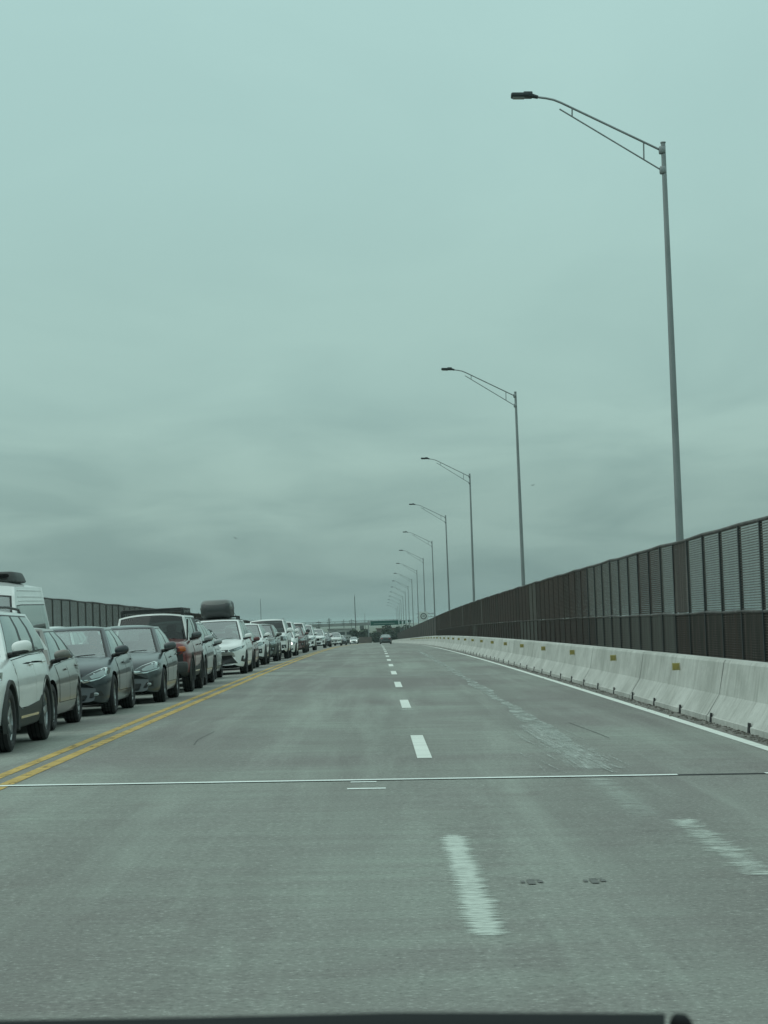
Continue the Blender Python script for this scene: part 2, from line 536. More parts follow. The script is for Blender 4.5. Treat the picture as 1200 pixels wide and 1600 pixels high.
P_white = paint('white', (0.76, 0.79, 0.77), 0.0)
P_pearl = paint('pearl_white', (0.72, 0.75, 0.72), 0.0)
P_champ = paint('champagne', (0.165, 0.160, 0.142), 0.4)
P_slate = paint('slate', (0.030, 0.042, 0.048), 0.2)
P_gun = paint('gunmetal', (0.060, 0.074, 0.076), 0.3)
P_silver = paint('silver', (0.30, 0.33, 0.33), 0.5)
P_maroon = paint('maroon', (0.15, 0.018, 0.018), 0.1)
P_red = paint('red', (0.105, 0.020, 0.018), 0.2)
P_brown = paint('brown', (0.12, 0.075, 0.07), 0.4)
P_dark = paint('charcoal', (0.03, 0.036, 0.038), 0.3)
P_olive = paint('olive_grey', (0.10, 0.115, 0.10), 0.4)


# ------------------------------------------------------------------ ground, deck, road
def strip(name, xs, y0, y1, dz, mt, step=4.0, dzs=None, parent=None):
    """sheet that follows the road profile between lateral positions xs"""
    mb = MB()
    ys = []
    y = y0
    while y < y1 - 1e-6:
        ys.append(y); y += step if y < 500 else step * 5
    ys.append(y1)
    n = len(xs)
    vs = [RP(x, yy, dz if dzs is None else dzs[i]) for yy in ys for i, x in enumerate(xs)]
    fs = [(j * n + i, j * n + i + 1, (j + 1) * n + i + 1, (j + 1) * n + i) for j in range(len(ys) - 1) for i in range(n - 1)]
    mb.add(vs, fs)
    o = mb.build(name, mt, parent, smooth=30, fixn=False)
    return o


XBL, XBR = -11.9, 4.47          # toes of the two barriers
FXL, FXR = -13.0, 6.6           # the two fences
mb = MB()
G = 9000
gx = [-G, -2500, -800, -200, 200, 800, 2500, G]
gy = [-G, -2500, -600, 0, 300, 700, 1100, 2500, G]
mb.add([(x, y, GROUND_Z) for y in gy for x in gx], [(j * 8 + i, j * 8 + i + 1, (j + 1) * 8 + i + 1, (j + 1) * 8 + i) for j in range(8) for i in range(7)])
M_ground = mat('scrub_ground', (0.085, 0.10, 0.06), 0.95, var=((0.02, 0.02, 1), (0.17, 0.17, 0.12), 0.4, 0.62, 8))
struct(mb.build('ground', M_ground, fixn=False))

struct(strip('road', [XBL - 0.05, -8, XC, -1, 2, XBR + 0.05], -12, 1900, 0.0, M_road))
# bridge deck below the road, as a closed slab with footways
mb = MB()
ys = [-12 + 8 * i for i in range(130)]
prof = [(-14.0, 0.16), (-12.3, 0.16), (-12.3, -0.05), (XC, -0.06), (5.0, -0.05), (5.0, 0.16), (7.75, 0.16), (7.75, -0.35), (5.5, -1.3), (-12.0, -1.3), (-14.0, -0.35)]
n = len(prof)
vs = [RP(x, y, z) if z > -0.3 else RP(XC, y, z - 0.1) + Vector((x - XC, 0, 0)) for y in ys for (x, z) in prof]
fs = [(j * n + i, j * n + (i + 1) % n, (j + 1) * n + (i + 1) % n, (j + 1) * n + i) for j in range(len(ys) - 1) for i in range(n)]
fs += [tuple(range(n)), tuple((len(ys) - 1) * n + i for i in range(n))]
mb.add(vs, fs)
struct(mb.build('bridge_deck', M_deck))
for i in range(24):
    y = 20.6 + 42 * i
    zt = zprof(y) - 1.3
    if zt < GROUND_Z + 0.6: break
    mb = MB()
    for x in (-10.5, -3.5, 3.5):
        mb.tube([(x, y, GROUND_Z - 0.5), (x, y, zt - 0.7)], 0.6, 16)
    mb.box((XC, y, zt - 0.45), (17, 1.4, 0.9))
    o = mb.build('bridge_pier', M_deck)
    struct(o)

# road markings -------------------------------------------------------------
YL = strip('yellow_line', [XC + 0.065, XC + 0.195], 2, 1000, 0.004, M_ytop)
YL2 = strip('yellow_line', [XC - 0.195, XC - 0.065], 2, 1000, 0.004, M_ytop)
tag(YL, 'right one of the two solid yellow lines down the middle of the road', 'road marking')
tag(YL2, 'left one of the two solid yellow lines, nearer the queue of cars', 'road marking')
WL = strip('edge_line', [4.07, 4.21], 2, 1000, 0.004, M_wline)
tag(WL, 'solid white edge line running along the foot of the right concrete barrier', 'road marking')
WL2 = strip('edge_line', [-11.38, -11.24], 2, 1000, 0.004, M_wline)
tag(WL2, 'solid white edge line beyond the queue of cars on the left', 'road marking')


def patchstrip(name, x0, x1, y0, y1, mt, dz=0.004):
    mb = MB()
    xs = [x0] + ([XC] if x0 < XC < x1 else []) + [x1]
    n = len(xs)
    vs = [RP(x, y0 + (y1 - y0) * j / 2, dz) for j in range(3) for x in xs]
    mb.add(vs, [(j * n + i, j * n + i + 1, (j + 1) * n + i + 1, (j + 1) * n + i) for j in range(2) for i in range(n - 1)])
    return mb.build(name, mt, fixn=False)


ords = ['nearest', 'second', 'third', 'fourth', 'fifth', 'sixth', 'seventh', 'eighth', 'ninth', 'tenth', 'eleventh', 'twelfth', 'thirteenth', 'fourteenth', 'fifteenth']
for n in range(40):
    y0 = 10.34 + 13.45 * n
    if n == 0:
        o = patchstrip('lane_dash', 0.27, 0.63, y0 - .1, y0 + 4.95, M_fray1)
        # painted in the worn material: frayed across the lane
    else:
        o = patchstrip('lane_dash', 0.375, 0.53, y0 if n != 2 else y0 + 0.75, y0 + 4.85, M_wline)
    if n == 0:
        lab = 'badly worn and frayed white lane dash in the foreground, nearest the camera'
    elif n == 1:
        lab = 'crisp white lane dash just beyond the white joint line, longest intact one'
    elif n < 12:
        lab = '%s white lane dash ahead, small and squashed by distance' % ords[n]
    else:
        lab = 'tiny white lane dash far ahead near the crest'
    tag(o, lab, 'road marking', 'white dashes between the two empty lanes')
# thin end smear of the third dash, stray paint flecks beside the joint
o = patchstrip('paint_smear', 0.36, 0.56, 37.2, 37.55, M_worn); tag(o, 'thin smear of white paint at the near end of the third lane dash', 'paint mark')
o = patchstrip('paint_smear', -0.28, -0.05, 20.32, 20.42, M_seal); tag(o, 'short white fleck hugging the white joint line', 'paint mark')
o = patchstrip('paint_smear', -0.30, 0.03, 19.50, 19.62, M_seal); tag(o, 'short white dash just on the camera side of the joint line', 'paint mark')
# old ghost line and scrapes
mb = MB()
ys = [25 + 1.0 * i for i in range(110)]
vs = []
for y in ys:
    c = 2.14 + 0.0022 * (y - 25) + 0.03 * math.sin(y * 0.7) + 0.02 * math.sin(y * 1.9)
    w = 0.07 + 0.07 * (0.5 + 0.5 * math.sin(y * 0.37 + 2))
    vs += [RP(c - w, y, 0.004), RP(c + w, y, 0.004)]
mb.add(vs, [(2 * j, 2 * j + 1, 2 * j + 3, 2 * j + 2) for j in range(len(ys) - 1)])
tag(mb.build('faded_line', M_ghost, fixn=False), 'faded pale streak along the middle of the right lane', 'road marking')
o = patchstrip('scuffed_paint', 1.75, 2.40, 12.4, 16.2, M_fray2); tag(o, 'scuffed white smear low on the right, on the camera side of the joint', 'paint mark')
o = patchstrip('scuffed_paint', 1.45, 2.35, 16.2, 20.5, M_fray3); tag(o, 'faint broken white scuff just this side of the joint line', 'paint mark')
M_scuff = streak_material('broad_scuff', (0.48, 0.52, 0.48), 1.35, 2.75, 21.3, 31.5, 0.70, xs=18.0, ys=0.9)
o = patchstrip('scuffed_paint', 1.35, 2.75, 21.3, 31.5, M_scuff); tag(o, 'broad pale scuff under the curved scrapes, just beyond the joint in the right lane', 'paint mark')
mb = MB()
rs = random.Random(3)
for k in range(46):
    xa = rs.gauss(1.95, 0.24); ya = rs.uniform(22.6, 31.0)
    ln = rs.uniform(1.2, 4.5)
    if rs.random() < .3: ln *= 1.5
    cur = rs.uniform(-0.006, 0.012); sl = rs.uniform(0.0, 0.03)
    ns = 10
    wd = rs.uniform(0.004, 0.009)
    vs = []
    for j in range(ns + 1):
        t = j / ns
        y = ya - ln * t
        if y < 21.0: y = 21.0
        x = xa + sl * (ya - y) + cur * (ya - y) ** 2 + (0.10 * max(0, 0.15 - t) / 0.15 if k % 3 == 0 else 0)
        w = wd * (1 - 0.7 * abs(2 * t - 1))
        vs += [RP(x - w, y, 0.008 + 0.0001 * k), RP(x + w, y, 0.008 + 0.0001 * k)]
    mb.add(vs, [(2 * j, 2 * j + 1, 2 * j + 3, 2 * j + 2) for j in range(ns)])
o = mb.build('scrape_marks', M_scrape, fixn=False)
tag(o, 'bundle of thin curved pale scrapes in the right lane just beyond the joint', 'scrape marks', kind='stuff')


def joint(y, x0, x1, seal_mt, lab, gaps=()):
    o = patchstrip('expansion_joint', x0, x1, y - 0.060, y + 0.085, M_gap, 0.0035)
    cuts = [x0] + [v for g in gaps for v in g] + [x1]
    for a0_, b0_ in zip(cuts[::2], cuts[1::2]):
        xs = [a0_] + ([XC] if a0_ < XC < b0_ else []) + [b0_]
        mb = MB()
        for a, b in zip(xs, xs[1:]):
            mb.add([RP(a, y - 0.075, 0.008), RP(b, y - 0.075, 0.008), RP(b, y + 0.065, 0.008), RP(a, y + 0.065, 0.008)], [(0, 1, 2, 3)])
        mb.build('joint_seal', seal_mt, o, fixn=False)
    tag(o, lab, 'expansion joint')
    return o


joint(20.6, XBL, XBR, M_seal, 'sharp white expansion joint line crossing the whole road, nearest the camera', gaps=((2.66, 3.45),))
for y, lab in ((62.6, 'faint second expansion joint across the road'), (104.6, 'faint pale expansion joint across the road far ahead'), (146.6, 'barely visible expansion joint close to the crest')):
    o = patchstrip('expansion_joint', XBL, XBR, y - 0.22, y + 0.22, M_seal2, 0.0036)
    tag(o, lab, 'expansion joint')


def crack(pts, w, lab):
    mb = MB()
    vs = []
    for (x, y) in pts:
        vs += [RP(x - w, y, 0.005), RP(x + w, y, 0.005)]
    mb.add(vs, [(2 * j, 2 * j + 1, 2 * j + 3, 2 * j + 2) for j in range(len(pts) - 1)])
    tag(mb.build('road_crack', M_crack, fixn=False), lab, 'crack')


crack([(2.60, 31.5), (2.64, 30.0), (2.69, 28.6), (2.72, 27.2)], 0.005, 'thin dark lengthwise crack in the right lane near the barrier')
crack([(-2.22, 27.2), (-2.27, 28.4), (-2.24, 29.6), (-2.22, 30.6)], 0.0035, 'thin dark crack in the left empty lane near the yellow lines')
for x, lab in ((0.79, 'left one of two dark square tyre prints low on the right'), (1.13, 'right one of two dark square tyre prints low on the right')):
    mb = MB()
    for (a, b, w, h_) in ((-0.05, 0, 0.022, 0.05), (-0.005, -0.02, 0.04, 0.10), (-0.005, 0.06, 0.04, 0.03), (0.045, 0.0, 0.03, 0.05), (0.02, 0.1, 0.06, 0.012)):
        mb.add([RP(x + a - w / 2, 12.4 + b - h_, 0.005), RP(x + a + w / 2, 12.4 + b - h_, 0.005), RP(x + a + w / 2, 12.4 + b + h_, 0.005), RP(x + a - w / 2, 12.4 + b + h_, 0.005)], [(0, 1, 2, 3)])
    tag(mb.build('tyre_print', M_print, fixn=False), lab, 'tyre print')
mb = MB(); rs = random.Random(5)
for k in range(900):
    y = 18 + 60 * rs.random() ** 1.5; x = XBR - abs(rs.gauss(0, 0.10)) - 0.0
    r_ = rs.uniform(0.004, 0.014)
    p = RP(x, y, r_ * 0.5)
    mb.box(p, (r_ * 2, r_ * 2, r_ * 1.4), Matrix.Rotation(rs.random() * 3, 3, 'Z'))
M_grit = mat('grit', (0.16, 0.15, 0.13), 0.9)
tag(mb.build('grit', M_grit), 'loose grit and gravel along the foot of the right barrier', 'gravel', kind='stuff')
M_shoulder = paint_marking('dusty_shoulder', (0.17, 0.155, 0.135), 0.36, 0.52, (6, 1.0, 1), 14.0)
struct(strip('dusty_verge', [4.22, XBR + 0.01], 2, 400, 0.003, M_shoulder))

# ------------------------------------------------------------------ barriers
BPROF = [(0.0, 0.0), (0.0, 0.075), (0.02, 0.085), (0.175, 0.33), (0.195, 0.36), (0.275, 0.795), (0.30, 0.83), (0.52, 0.83), (0.54, 0.80), (0.56, 0.0)]


def make_barrier(xtoe, sgn, y0, seg, nseg, lab, first=0):
    root = thing('concrete_barrier', lab, 'barrier', RP(xtoe, y0))
    inv = root.location
    for k in range(nseg):
        a = y0 + seg * k + 0.012; b = a + seg - 0.024
        mb = MB()
        ny = 6 if a < 150 else 2
        if a < 90:
            # drainage slots at the toe: shallow notches as dark recess boxes cut between short pieces
            pass
        ys = [a + (b - a) * j / ny for j in range(ny + 1)]
        vs = []
        for yy in ys:
            for (dx, dz) in BPROF:
                wob = 0.004 * math.sin(yy * 3.1 + dz * 7)
                vs.append(RP(xtoe + sgn * (dx + wob), yy, dz - (0.03 if dz == 0 else 0)) - inv)
        n_ = len(BPROF)
        fs = [(j * n_ + i, j * n_ + i + 1, (j + 1) * n_ + i + 1, (j + 1) * n_ + i) for j in range(ny) for i in range(n_ - 1)]
        fs += [tuple(range(n_)), tuple(ny * n_ + i for i in range(n_))]
        mb.add(vs, fs)
        s_ = mb.build('barrier_section', M_barrier, root, smooth=14)
        # dark joint behind the gap
        if a < 320 and sgn > 0:
            pm = MB()
            yy = a + 4.3
            c = RP(xtoe + 0.242, yy, 0.665) - inv
            pm.box(c - Vector((0.065, 0, 0)), (0.120, 0.02, 0.115), None, 0)
            pm.box(c - Vector((0.068, 0.014, 0)), (0.094, 0.012, 0.088), None, 1)
            pm.build('reflector', [M_platef, M_plate], s_)
        if a < 120 and sgn > 0:
            for q in range(3):
                sm = MB()
                yy = a - 2.9 + seg + q * (seg / 3) - seg + 2.45
                sm.box(RP(xtoe - 0.001, yy, 0.055) - inv, (0.014, 0.15, 0.15), Matrix.Rotation(R(6), 3, 'Y'))
                sm.build('drain_slot', M_gap, s_)
    jm = MB()
    for k in range(1, nseg):
        yy = y0 + seg * k
        vs = [RP(xtoe + sgn * (dx - 0.003), yy, dz + 0.003) - inv for dx, dz in BPROF[:8]] 
        vs2 = [v + Vector((0, 0.030, 0)) for v in vs]
        n_ = 8
        jm.add([v - Vector((0, 0.012, 0)) for v in vs] + [v - Vector((0, 0.012, 0)) for v in vs2],
               [(i, i + 1, n_ + i + 1, n_ + i) for i in range(n_ - 1)])
    jm.build('joint_filler', M_jfill, root)
    return root


make_barrier(XBR, 1, 31.3 - 9.45 * 3, 9.45, 99, 'long pale concrete barrier with yellow reflector plates, along the right side of the road')
make_barrier(XBL, -1, 31.3 - 9.45, 9.45, 90, 'long pale concrete barrier beyond the queue of cars, on the left side of the road')

# ------------------------------------------------------------------ fences
def upper_panel(w, z0, z1, mt, name, sh=.017):
    mb = MB()
    zz = z0
    pitch = 0.046
    while zz < z1 - 0.02:
        mb.box((0, w / 2, zz + pitch / 2), (0.012, w, sh))
        zz += pitch
    nv = int(w / 0.075)
    for i in range(1, nv):
        mb.box((0.010, w * i / nv, (z0 + z1) / 2), (0.006, 0.0045, z1 - z0))
    return mb.mesh(name, mt)


def lower_panel(w, z0, z1, mts, name):
    mb = MB()
    # corrugated backing sheet with a wire face
    n_ = 24
    vs = []
    for i in range(n_ + 1):
        x = 0.012 + (0.006 if i % 2 else 0)
        vs += [(x, w * i / n_, z0), (x, w * i / n_, z1), (x + 0.006, w * i / n_, z0), (x + 0.006, w * i / n_, z1)]
    fs = []
    for i in range(n_):
        b = i * 4
        fs += [(b, b + 4, b + 5, b + 1), (b + 2, b + 3, b + 7, b + 6)]
    mb.add(vs, fs, 0)
    zz = z0 + 0.03
    while zz < z1:
        mb.box((-0.002, w / 2, zz), (0.012, w, 0.014), mi=1); zz += 0.046
    return mb.mesh(name, mts)


def make_fence(X, sgn, y0, pitch, npan, total, lab):
    root = thing('bridge_fence', lab, 'fence', RP(X, y0))
    o0 = root.location
    Z0, ZM, ZT = 0.17, 1.52, 3.08
    ups = [upper_panel(pitch, ZM + 0.03, ZT - 0.02, m_, 'wire_panel') for m_ in (M_fdark, M_fgrey)] + [upper_panel(pitch, ZM + 0.03, ZT - 0.02, M_fgrey, 'wire_panel', .013), upper_panel(pitch, ZM + 0.03, ZT - 0.02, M_fdark, 'wire_panel', .041), upper_panel(pitch, ZM + 0.03, ZT - 0.02, M_frust, 'wire_panel', .026)]
    lows = [lower_panel(pitch, Z0, ZM - 0.02, [m_, n_], 'lower_panel') for m_, n_ in ((M_fsheet, M_fdark), (M_fsheetg, M_fgrey), (M_frust, M_fdark))]
    pm = MB(); pm.box((0, 0, (Z0 + ZT) / 2), (0.06, 0.07, ZT - Z0 + 0.02)); pme = pm.mesh('post', M_fpost)
    pme2 = pm.mesh('post', M_fdark)
    rs = random.Random(11 if sgn > 0 else 23)

    def place(name, me, y, sy=1.0):
        o = bpy.data.objects.new(name, me)
        p = RP(X, y); q = RP(X, y + pitch)
        o.location = p - o0
        d = q - p
        # shear-free: tilt along the grade
        o.rotation_euler = (math.atan2(d.z, d.y), 0, -math.atan2(d.x, d.y))
        link(o, root)
        return o
    for k in range(npan):
        y = y0 + pitch * k
        if sgn > 0:
            grey_up = y < 50 or 50 < y < 70 or 92 < y < 96
            grey_lo = 50 < y < 67 or 92 < y < 104 or 150 < y < 156
            if 54 < y < 57: grey_up = False
            if rs.random() < (0.12 if y < 70 else 0.05): grey_up = not grey_up
        else:
            grey_up = y < 125 or rs.random() < 0.2
            grey_lo = rs.random() < 0.3
        place('wire_panel', ups[3 if sgn > 0 and 47 < y < 48.5 else 2 if sgn > 0 and y < 50 else 1 if grey_up else 4 if rs.random() < .5 else 0], y)
        place('lower_panel', lows[1 if grey_lo else 2 if rs.random() < .45 else 0], y)
        place('post', pme if y < 72 or sgn < 0 else pme2, y)
    yend = y0 + pitch * npan
    ybr = y0 + pitch * (18 if sgn > 0 else 4)
    for dz, r_ in ((ZT, 0.035), (ZM, 0.03), (Z0 + 0.04, 0.025)):
        for ya_, ye_, m_ in ((y0, ybr, M_frail), (ybr, yend, M_frail if dz == ZT else M_fsheet)):
            pts = []
            y = ya_
            while y <= ye_ + 0.01:
                pts.append(RP(X, y, dz + 0.012 * math.sin(y * 1.7) + 0.008 * math.sin(y * 0.61)) - o0); y += pitch
            rm = MB(); rm.tube(pts, r_, 8)
            rm.build('rail', m_, root, smooth=50)
    # the far run, seen only as a dark band
    fm = MB(); y = yend
    while y < total:
        a, b = y, min(y + 12, total)
        vs = [RP(X + dx, yy, dz) - o0 for yy in (a, b) for dx in (0, 0.03) for dz in (Z0, ZT)]
        fm.add(vs, [(0, 4, 5, 1), (2, 3, 7, 6), (1, 5, 7, 3)], 0)
        vs = [RP(X + dx, a + yy, dz) - o0 for yy in (0, 0.1) for dx in (-0.05, 0.05) for dz in (Z0, ZT)]
        fm.add(vs, [(0, 4, 5, 1), (2, 3, 7, 6), (0, 1, 3, 2), (1, 5, 7, 3)], 1)
        y = b
    fo = fm.build('far_panels', [M_fsheet, M_fpost], root)
    fo['kind'] = 'stuff'
    return root


make_fence(FXR, 1, 38.79 - 2.28 * 6, 2.28, 100, 960, 'tall dark brown wire mesh fence behind the barrier along the right side of the bridge')
make_fence(FXL, -1, 91.75 - 2.6 * 24, 2.6, 96, 960, 'tall dark mesh fence behind the queue of cars on the left side of the bridge')

# ------------------------------------------------------------------ street lamps
def make_lamp():
    root = thing('street_lamp', '', 'street lamp')
    H = 12.53
    mb = MB()
    mb.tube([(0, 0, 0.02), (0, 0, H)], [0.102, 0.055], 12)
    mb.build('pole', M_galv, root, smooth=40)
    mb = MB(); mb.box((0, 0, 0.02), (0.42, 0.42, 0.04)); mb.tube([(0, 0, 0.03), (0, 0, 0.3)], [0.16, 0.13], 12)
    mb.build('base_plate', M_galv, root, smooth=40)
    mb = MB()
    up = [(-0.06, 0, H - 0.17), (-1.2, 0, H + 0.43), (-2.38, 0, H + 1.05), (-2.55, 0, H + 1.125), (-2.73, 0, H + 1.17), (-2.98, 0, H + 1.21)]
    mb.tube(up, 0.027, 10)
    lo = [(-0.06, 0, H - 0.65), (-2.42, 0, H + 0.90)]
    mb.tube(lo, 0.019, 8)
    for x in (-0.46, -2.12):
        za = H - 0.17 + (-x - 0.06) / 2.32 * 1.22; zb_ = H - 0.65 + (-x - 0.06) / 2.36 * 1.55
        mb.tube([(x, 0, za), (x - 0.01, 0, zb_)], 0.018, 8)
    mb.build('arm', M_galv, root, smooth=40)
    mb = MB()
    for z in (H - 0.17, H - 0.65):
        mb.rbox((-0.035, 0, z), (0.15, 0.16, 0.19), 0.4)
    mb.rbox((0, 0, H + 0.01), (0.13, 0.13, 0.05), 0.6)
    mb.build('bracket', M_galv, root, smooth=50)
    mb = MB()
    tl = Matrix.Rotation(R(2), 3, 'Y')
    mb.rbox((-3.35, 0, H + 1.255), (0.42, 0.30, 0.10), 0.22, tl, 10)
    mb.rbox((-3.16, 0, H + 1.26), (0.22, 0.27, 0.135), 0.22, tl, 10)
    mb.tube([(-3.06, 0, H + 1.24), (-2.92, 0, H + 1.20)], [0.055, 0.042], 10)
    head = mb.build('luminaire', M_lum, root, smooth=50)
    mb = MB(); mb.box((-3.38, 0, H + 1.255 - 0.057), (0.27, 0.22, 0.022), tl)
    mb.build('lens', M_lens, head)
    return root


def copy_tree(o, parent=None):
    c = o.copy(); link(c)
    if parent is not None:
        c.parent = parent
    for ch in list(o.children):
        copy_tree(ch, c)
    return c


lamp0 = make_lamp()
GL = 'street lamps along the right side of the bridge'
for n in range(15):
    o = lamp0 if n == 0 else copy_tree(lamp0)
    y = 53.5 + 57.0 * n
    o.location = RP(7.2, y, 0.16)
    rs = random.Random(n)
    o.rotation_euler = (0, R(rs.uniform(-0.25, 0.25)) if n else 0, R(rs.uniform(-1.5, 1.5)) if n else 0)
    lab = {0: 'tallest street lamp, nearest the camera, its pole rising behind the fence at right',
           1: 'second street lamp from the camera, about half the apparent height of the first',
           14: 'farthest and faintest street lamp at the end of the row'}.get(n, '%s street lamp of the row counting from the camera, tapered pole with one truss arm' % ords[n])
    tag(o, lab, 'street lamp', GL)

# ------------------------------------------------------------------ road signs and gantry far ahead
M_signw = mat('sign_white', (0.55, 0.60, 0.58), 0.5)
M_signr = mat('sign_ring', (0.05, 0.06, 0.06), 0.5)
M_signg = mat('sign_green', (0.002, 0.070, 0.055), 0.6, spec=0.2)
M_signb = mat('sign_border', (0.35, 0.42, 0.40), 0.5)


def text_mesh(body, size, loc, mt, parent, name='lettering'):
    cu_ = bpy.data.curves.new(name, 'FONT'); cu_.body = body; cu_.size = size
    cu_.align_x = 'CENTER'; cu_.align_y = 'CENTER'; cu_.extrude = 0.008
    to = bpy.data.objects.new(name, cu_); COL.objects.link(to)
    dg = bpy.context.evaluated_depsgraph_get()
    me = bpy.data.meshes.new_from_object(to.evaluated_get(dg))
    bpy.data.objects.remove(to)
    me.materials.clear(); me.materials.append(mt)
    o = bpy.data.objects.new(name, me)
    o.rotation_euler = (PI / 2, 0, 0); o.location = loc
    return link(o, parent)


sg = thing('speed_sign', 'white square sign with a dark ring and number above the right fence far ahead', 'road sign', RP(8.4, 330, 0.16))
mb = MB(); mb.tube([(0, 0, 0), (0, 0, 4.25)], 0.09, 10); mb.tube([(-2.6, 0, 4.2), (0, 0, 4.2)], 0.05, 8)
mb.tube([(-2.6, 0, 3.7), (0, 0, 3.7)], 0.04, 8)
for i in range(5):
    mb.tube([(-0.5 * i, 0, 3.7), (-0.5 * i - 0.25, 0, 4.2), (-0.5 * i - 0.5, 0, 3.7)], 0.02, 6)
mb.build('support', M_galv, sg, smooth=40)
mb = MB(); mb.rbox((-1.62, -0.08, 3.75), (1.30, 0.05, 1.45), 0.12, None, 10)
pn = mb.build('panel', M_signw, sg, smooth=50)
mb = MB()
nn = 28
vs = []
for k in range(nn):
    a = 2 * PI * k / nn
    for r_ in (0.33, 0.45):
        for yy in (-0.125, -0.09):
            vs.append((-1.62 + r_ * math.cos(a), yy, 3.82 + r_ * math.sin(a)))
fs = []
for k in range(nn):
    b, c = 4 * k, 4 * ((k + 1) % nn)
    fs += [(b, c, c + 2, b + 2), (b, b + 1, c + 1, c), (b + 2, c + 2, c + 3, b + 3)]
mb.add(vs, fs); mb.build('ring', M_signr, pn)
text_mesh('40', 0.42, (-1.62, -0.115, 3.82), M_signr, pn)

gy_ = 720.0
gp = RP(-2.9, gy_, 0)
gt = thing('sign_gantry', 'overhead gantry far ahead with one long green sign and small panels at its right end', 'gantry', gp)
mb = MB()
for x in (0, 12.9):
    zb = 0 if x == 0 else 0
    for dy in (-0.4, 0.4):
        mb.tube([(x, dy, -0.2), (x, dy, 7.0)], 0.16, 8)
mb.build('column', M_galv, gt)
mb = MB()
for z in (5.6, 6.7):
    for dy in (-0.4, 0.4):
        mb.tube([(-0.3, dy, z), (14.0, dy, z)], 0.08, 6)
for i in range(14):
    for dy in (-0.4, 0.4):
        mb.tube([(i, dy, 5.6), (i + 1, dy, 6.7)], 0.04, 5)
mb.build('truss', M_galv, gt)
mb = MB(); mb.box((5.0, -0.65, 6.1), (8.9, 0.10, 1.4)); g1 = mb.build('green_sign', M_signg, gt)
mb = MB(); mb.box((5.0, -0.705, 5.94), (6.8, 0.012, 0.10)); mb.box((0.62, -0.71, 6.1), (0.12, 0.02, 1.2)); mb.build('legend_line', M_signb, g1)
for x, w, z in ((10.2, 0.9, 6.1), (11.3, 0.7, 6.1), (12.9, 0.9, 6.4)):
    mb = MB(); mb.box((x, -0.65, z), (w, 0.10, 1.1 if z < 6.3 else 0.7)); mb.build('small_panel', M_signg, gt)

# ------------------------------------------------------------------ far background
M_farc = mat('far_concrete', (0.24, 0.26, 0.25), 0.9, var=((0.3, 0.3, 0.5), (0.16, 0.17, 0.16), 0.4, 0.65))
M_fard = mat('far_dark_opening', (0.02, 0.03, 0.028), 0.8)
ov = thing('overpass', 'long grey concrete overpass across the horizon left of the gantry', 'bridge', (-30, 940, GROUND_Z))
zt = 1.30 - GROUND_Z
mb = MB(); mb.box((-20, 0, zt - 0.75), (118, 9, 1.25)); mb.build('deck_beam', M_farc, ov)
mb = MB()
for i in range(40):
    mb.box((-77 + 3 * i, -4.4, zt + 0.28), (0.12, 0.12, 0.8))
mb.box((-20, -4.4, zt + 0.62), (118, 0.14, 0.12)); mb.box((-20, -4.4, zt + 0.3), (118, 0.10, 0.08))
mb.build('parapet', M_clad, ov)
for x in (-70, -50, -30, -12, 6, 24):
    mb = MB(); mb.box((x, 0, (zt - 1.4) / 2), (1.6, 6, zt - 1.4)); mb.build('pier', M_farc, ov)


def building(name, loc, w, d, h_, wallm, lab, rows, roofm=None):
    root = thing(name, lab, 'building', loc)
    mb = MB(); mb.box((0, 0, h_ / 2), (w, d, h_)); mb.build('wall', wallm, root)
    mb = MB(); mb.box((0, 0, h_ + 0.15), (w + 0.8, d + 0.8, 0.3)); mb.build('roof', roofm or M_farc, root)
    for (x, z, ww, hh) in rows:
        mb = MB(); mb.box((x, -d / 2 - 0.03, z), (ww, 0.1, hh)); mb.build('window', M_fard, root)
    return root


M_wallp = mat('pale_wall', (0.34, 0.36, 0.34), 0.9, var=((0.4, 0.4, 0.4), (0.24, 0.25, 0.24), 0.4, 0.6))
M_wallb = mat('brown_wall', (0.14, 0.115, 0.10), 0.9, var=((0.4, 0.4, 0.4), (0.09, 0.08, 0.07), 0.4, 0.6))
M_roofb = mat('brown_roof', (0.10, 0.065, 0.05), 0.9)
building('customs_building', (-13.2, 860, GROUND_Z), 10, 9, 7.2, M_wallp, 'pale grey building with dark window band below the overpass', [(-3.2, 5.6, 2.6, 1.1), (0, 5.6, 2.6, 1.1), (3.2, 5.6, 2.6, 1.1), (-2.5, 2.6, 1.6, 1.2), (1.5, 2.6, 3.0, 1.2)])
building('customs_building', (5.5, 900, GROUND_Z), 11, 9, 6.6, M_wallb, 'brown low building with a reddish roof below the right part of the green sign', [(-3.5, 3.6, 1.8, 1.2), (0, 3.6, 1.8, 1.2), (3.2, 3.6, 1.8, 1.2)], M_roofb)
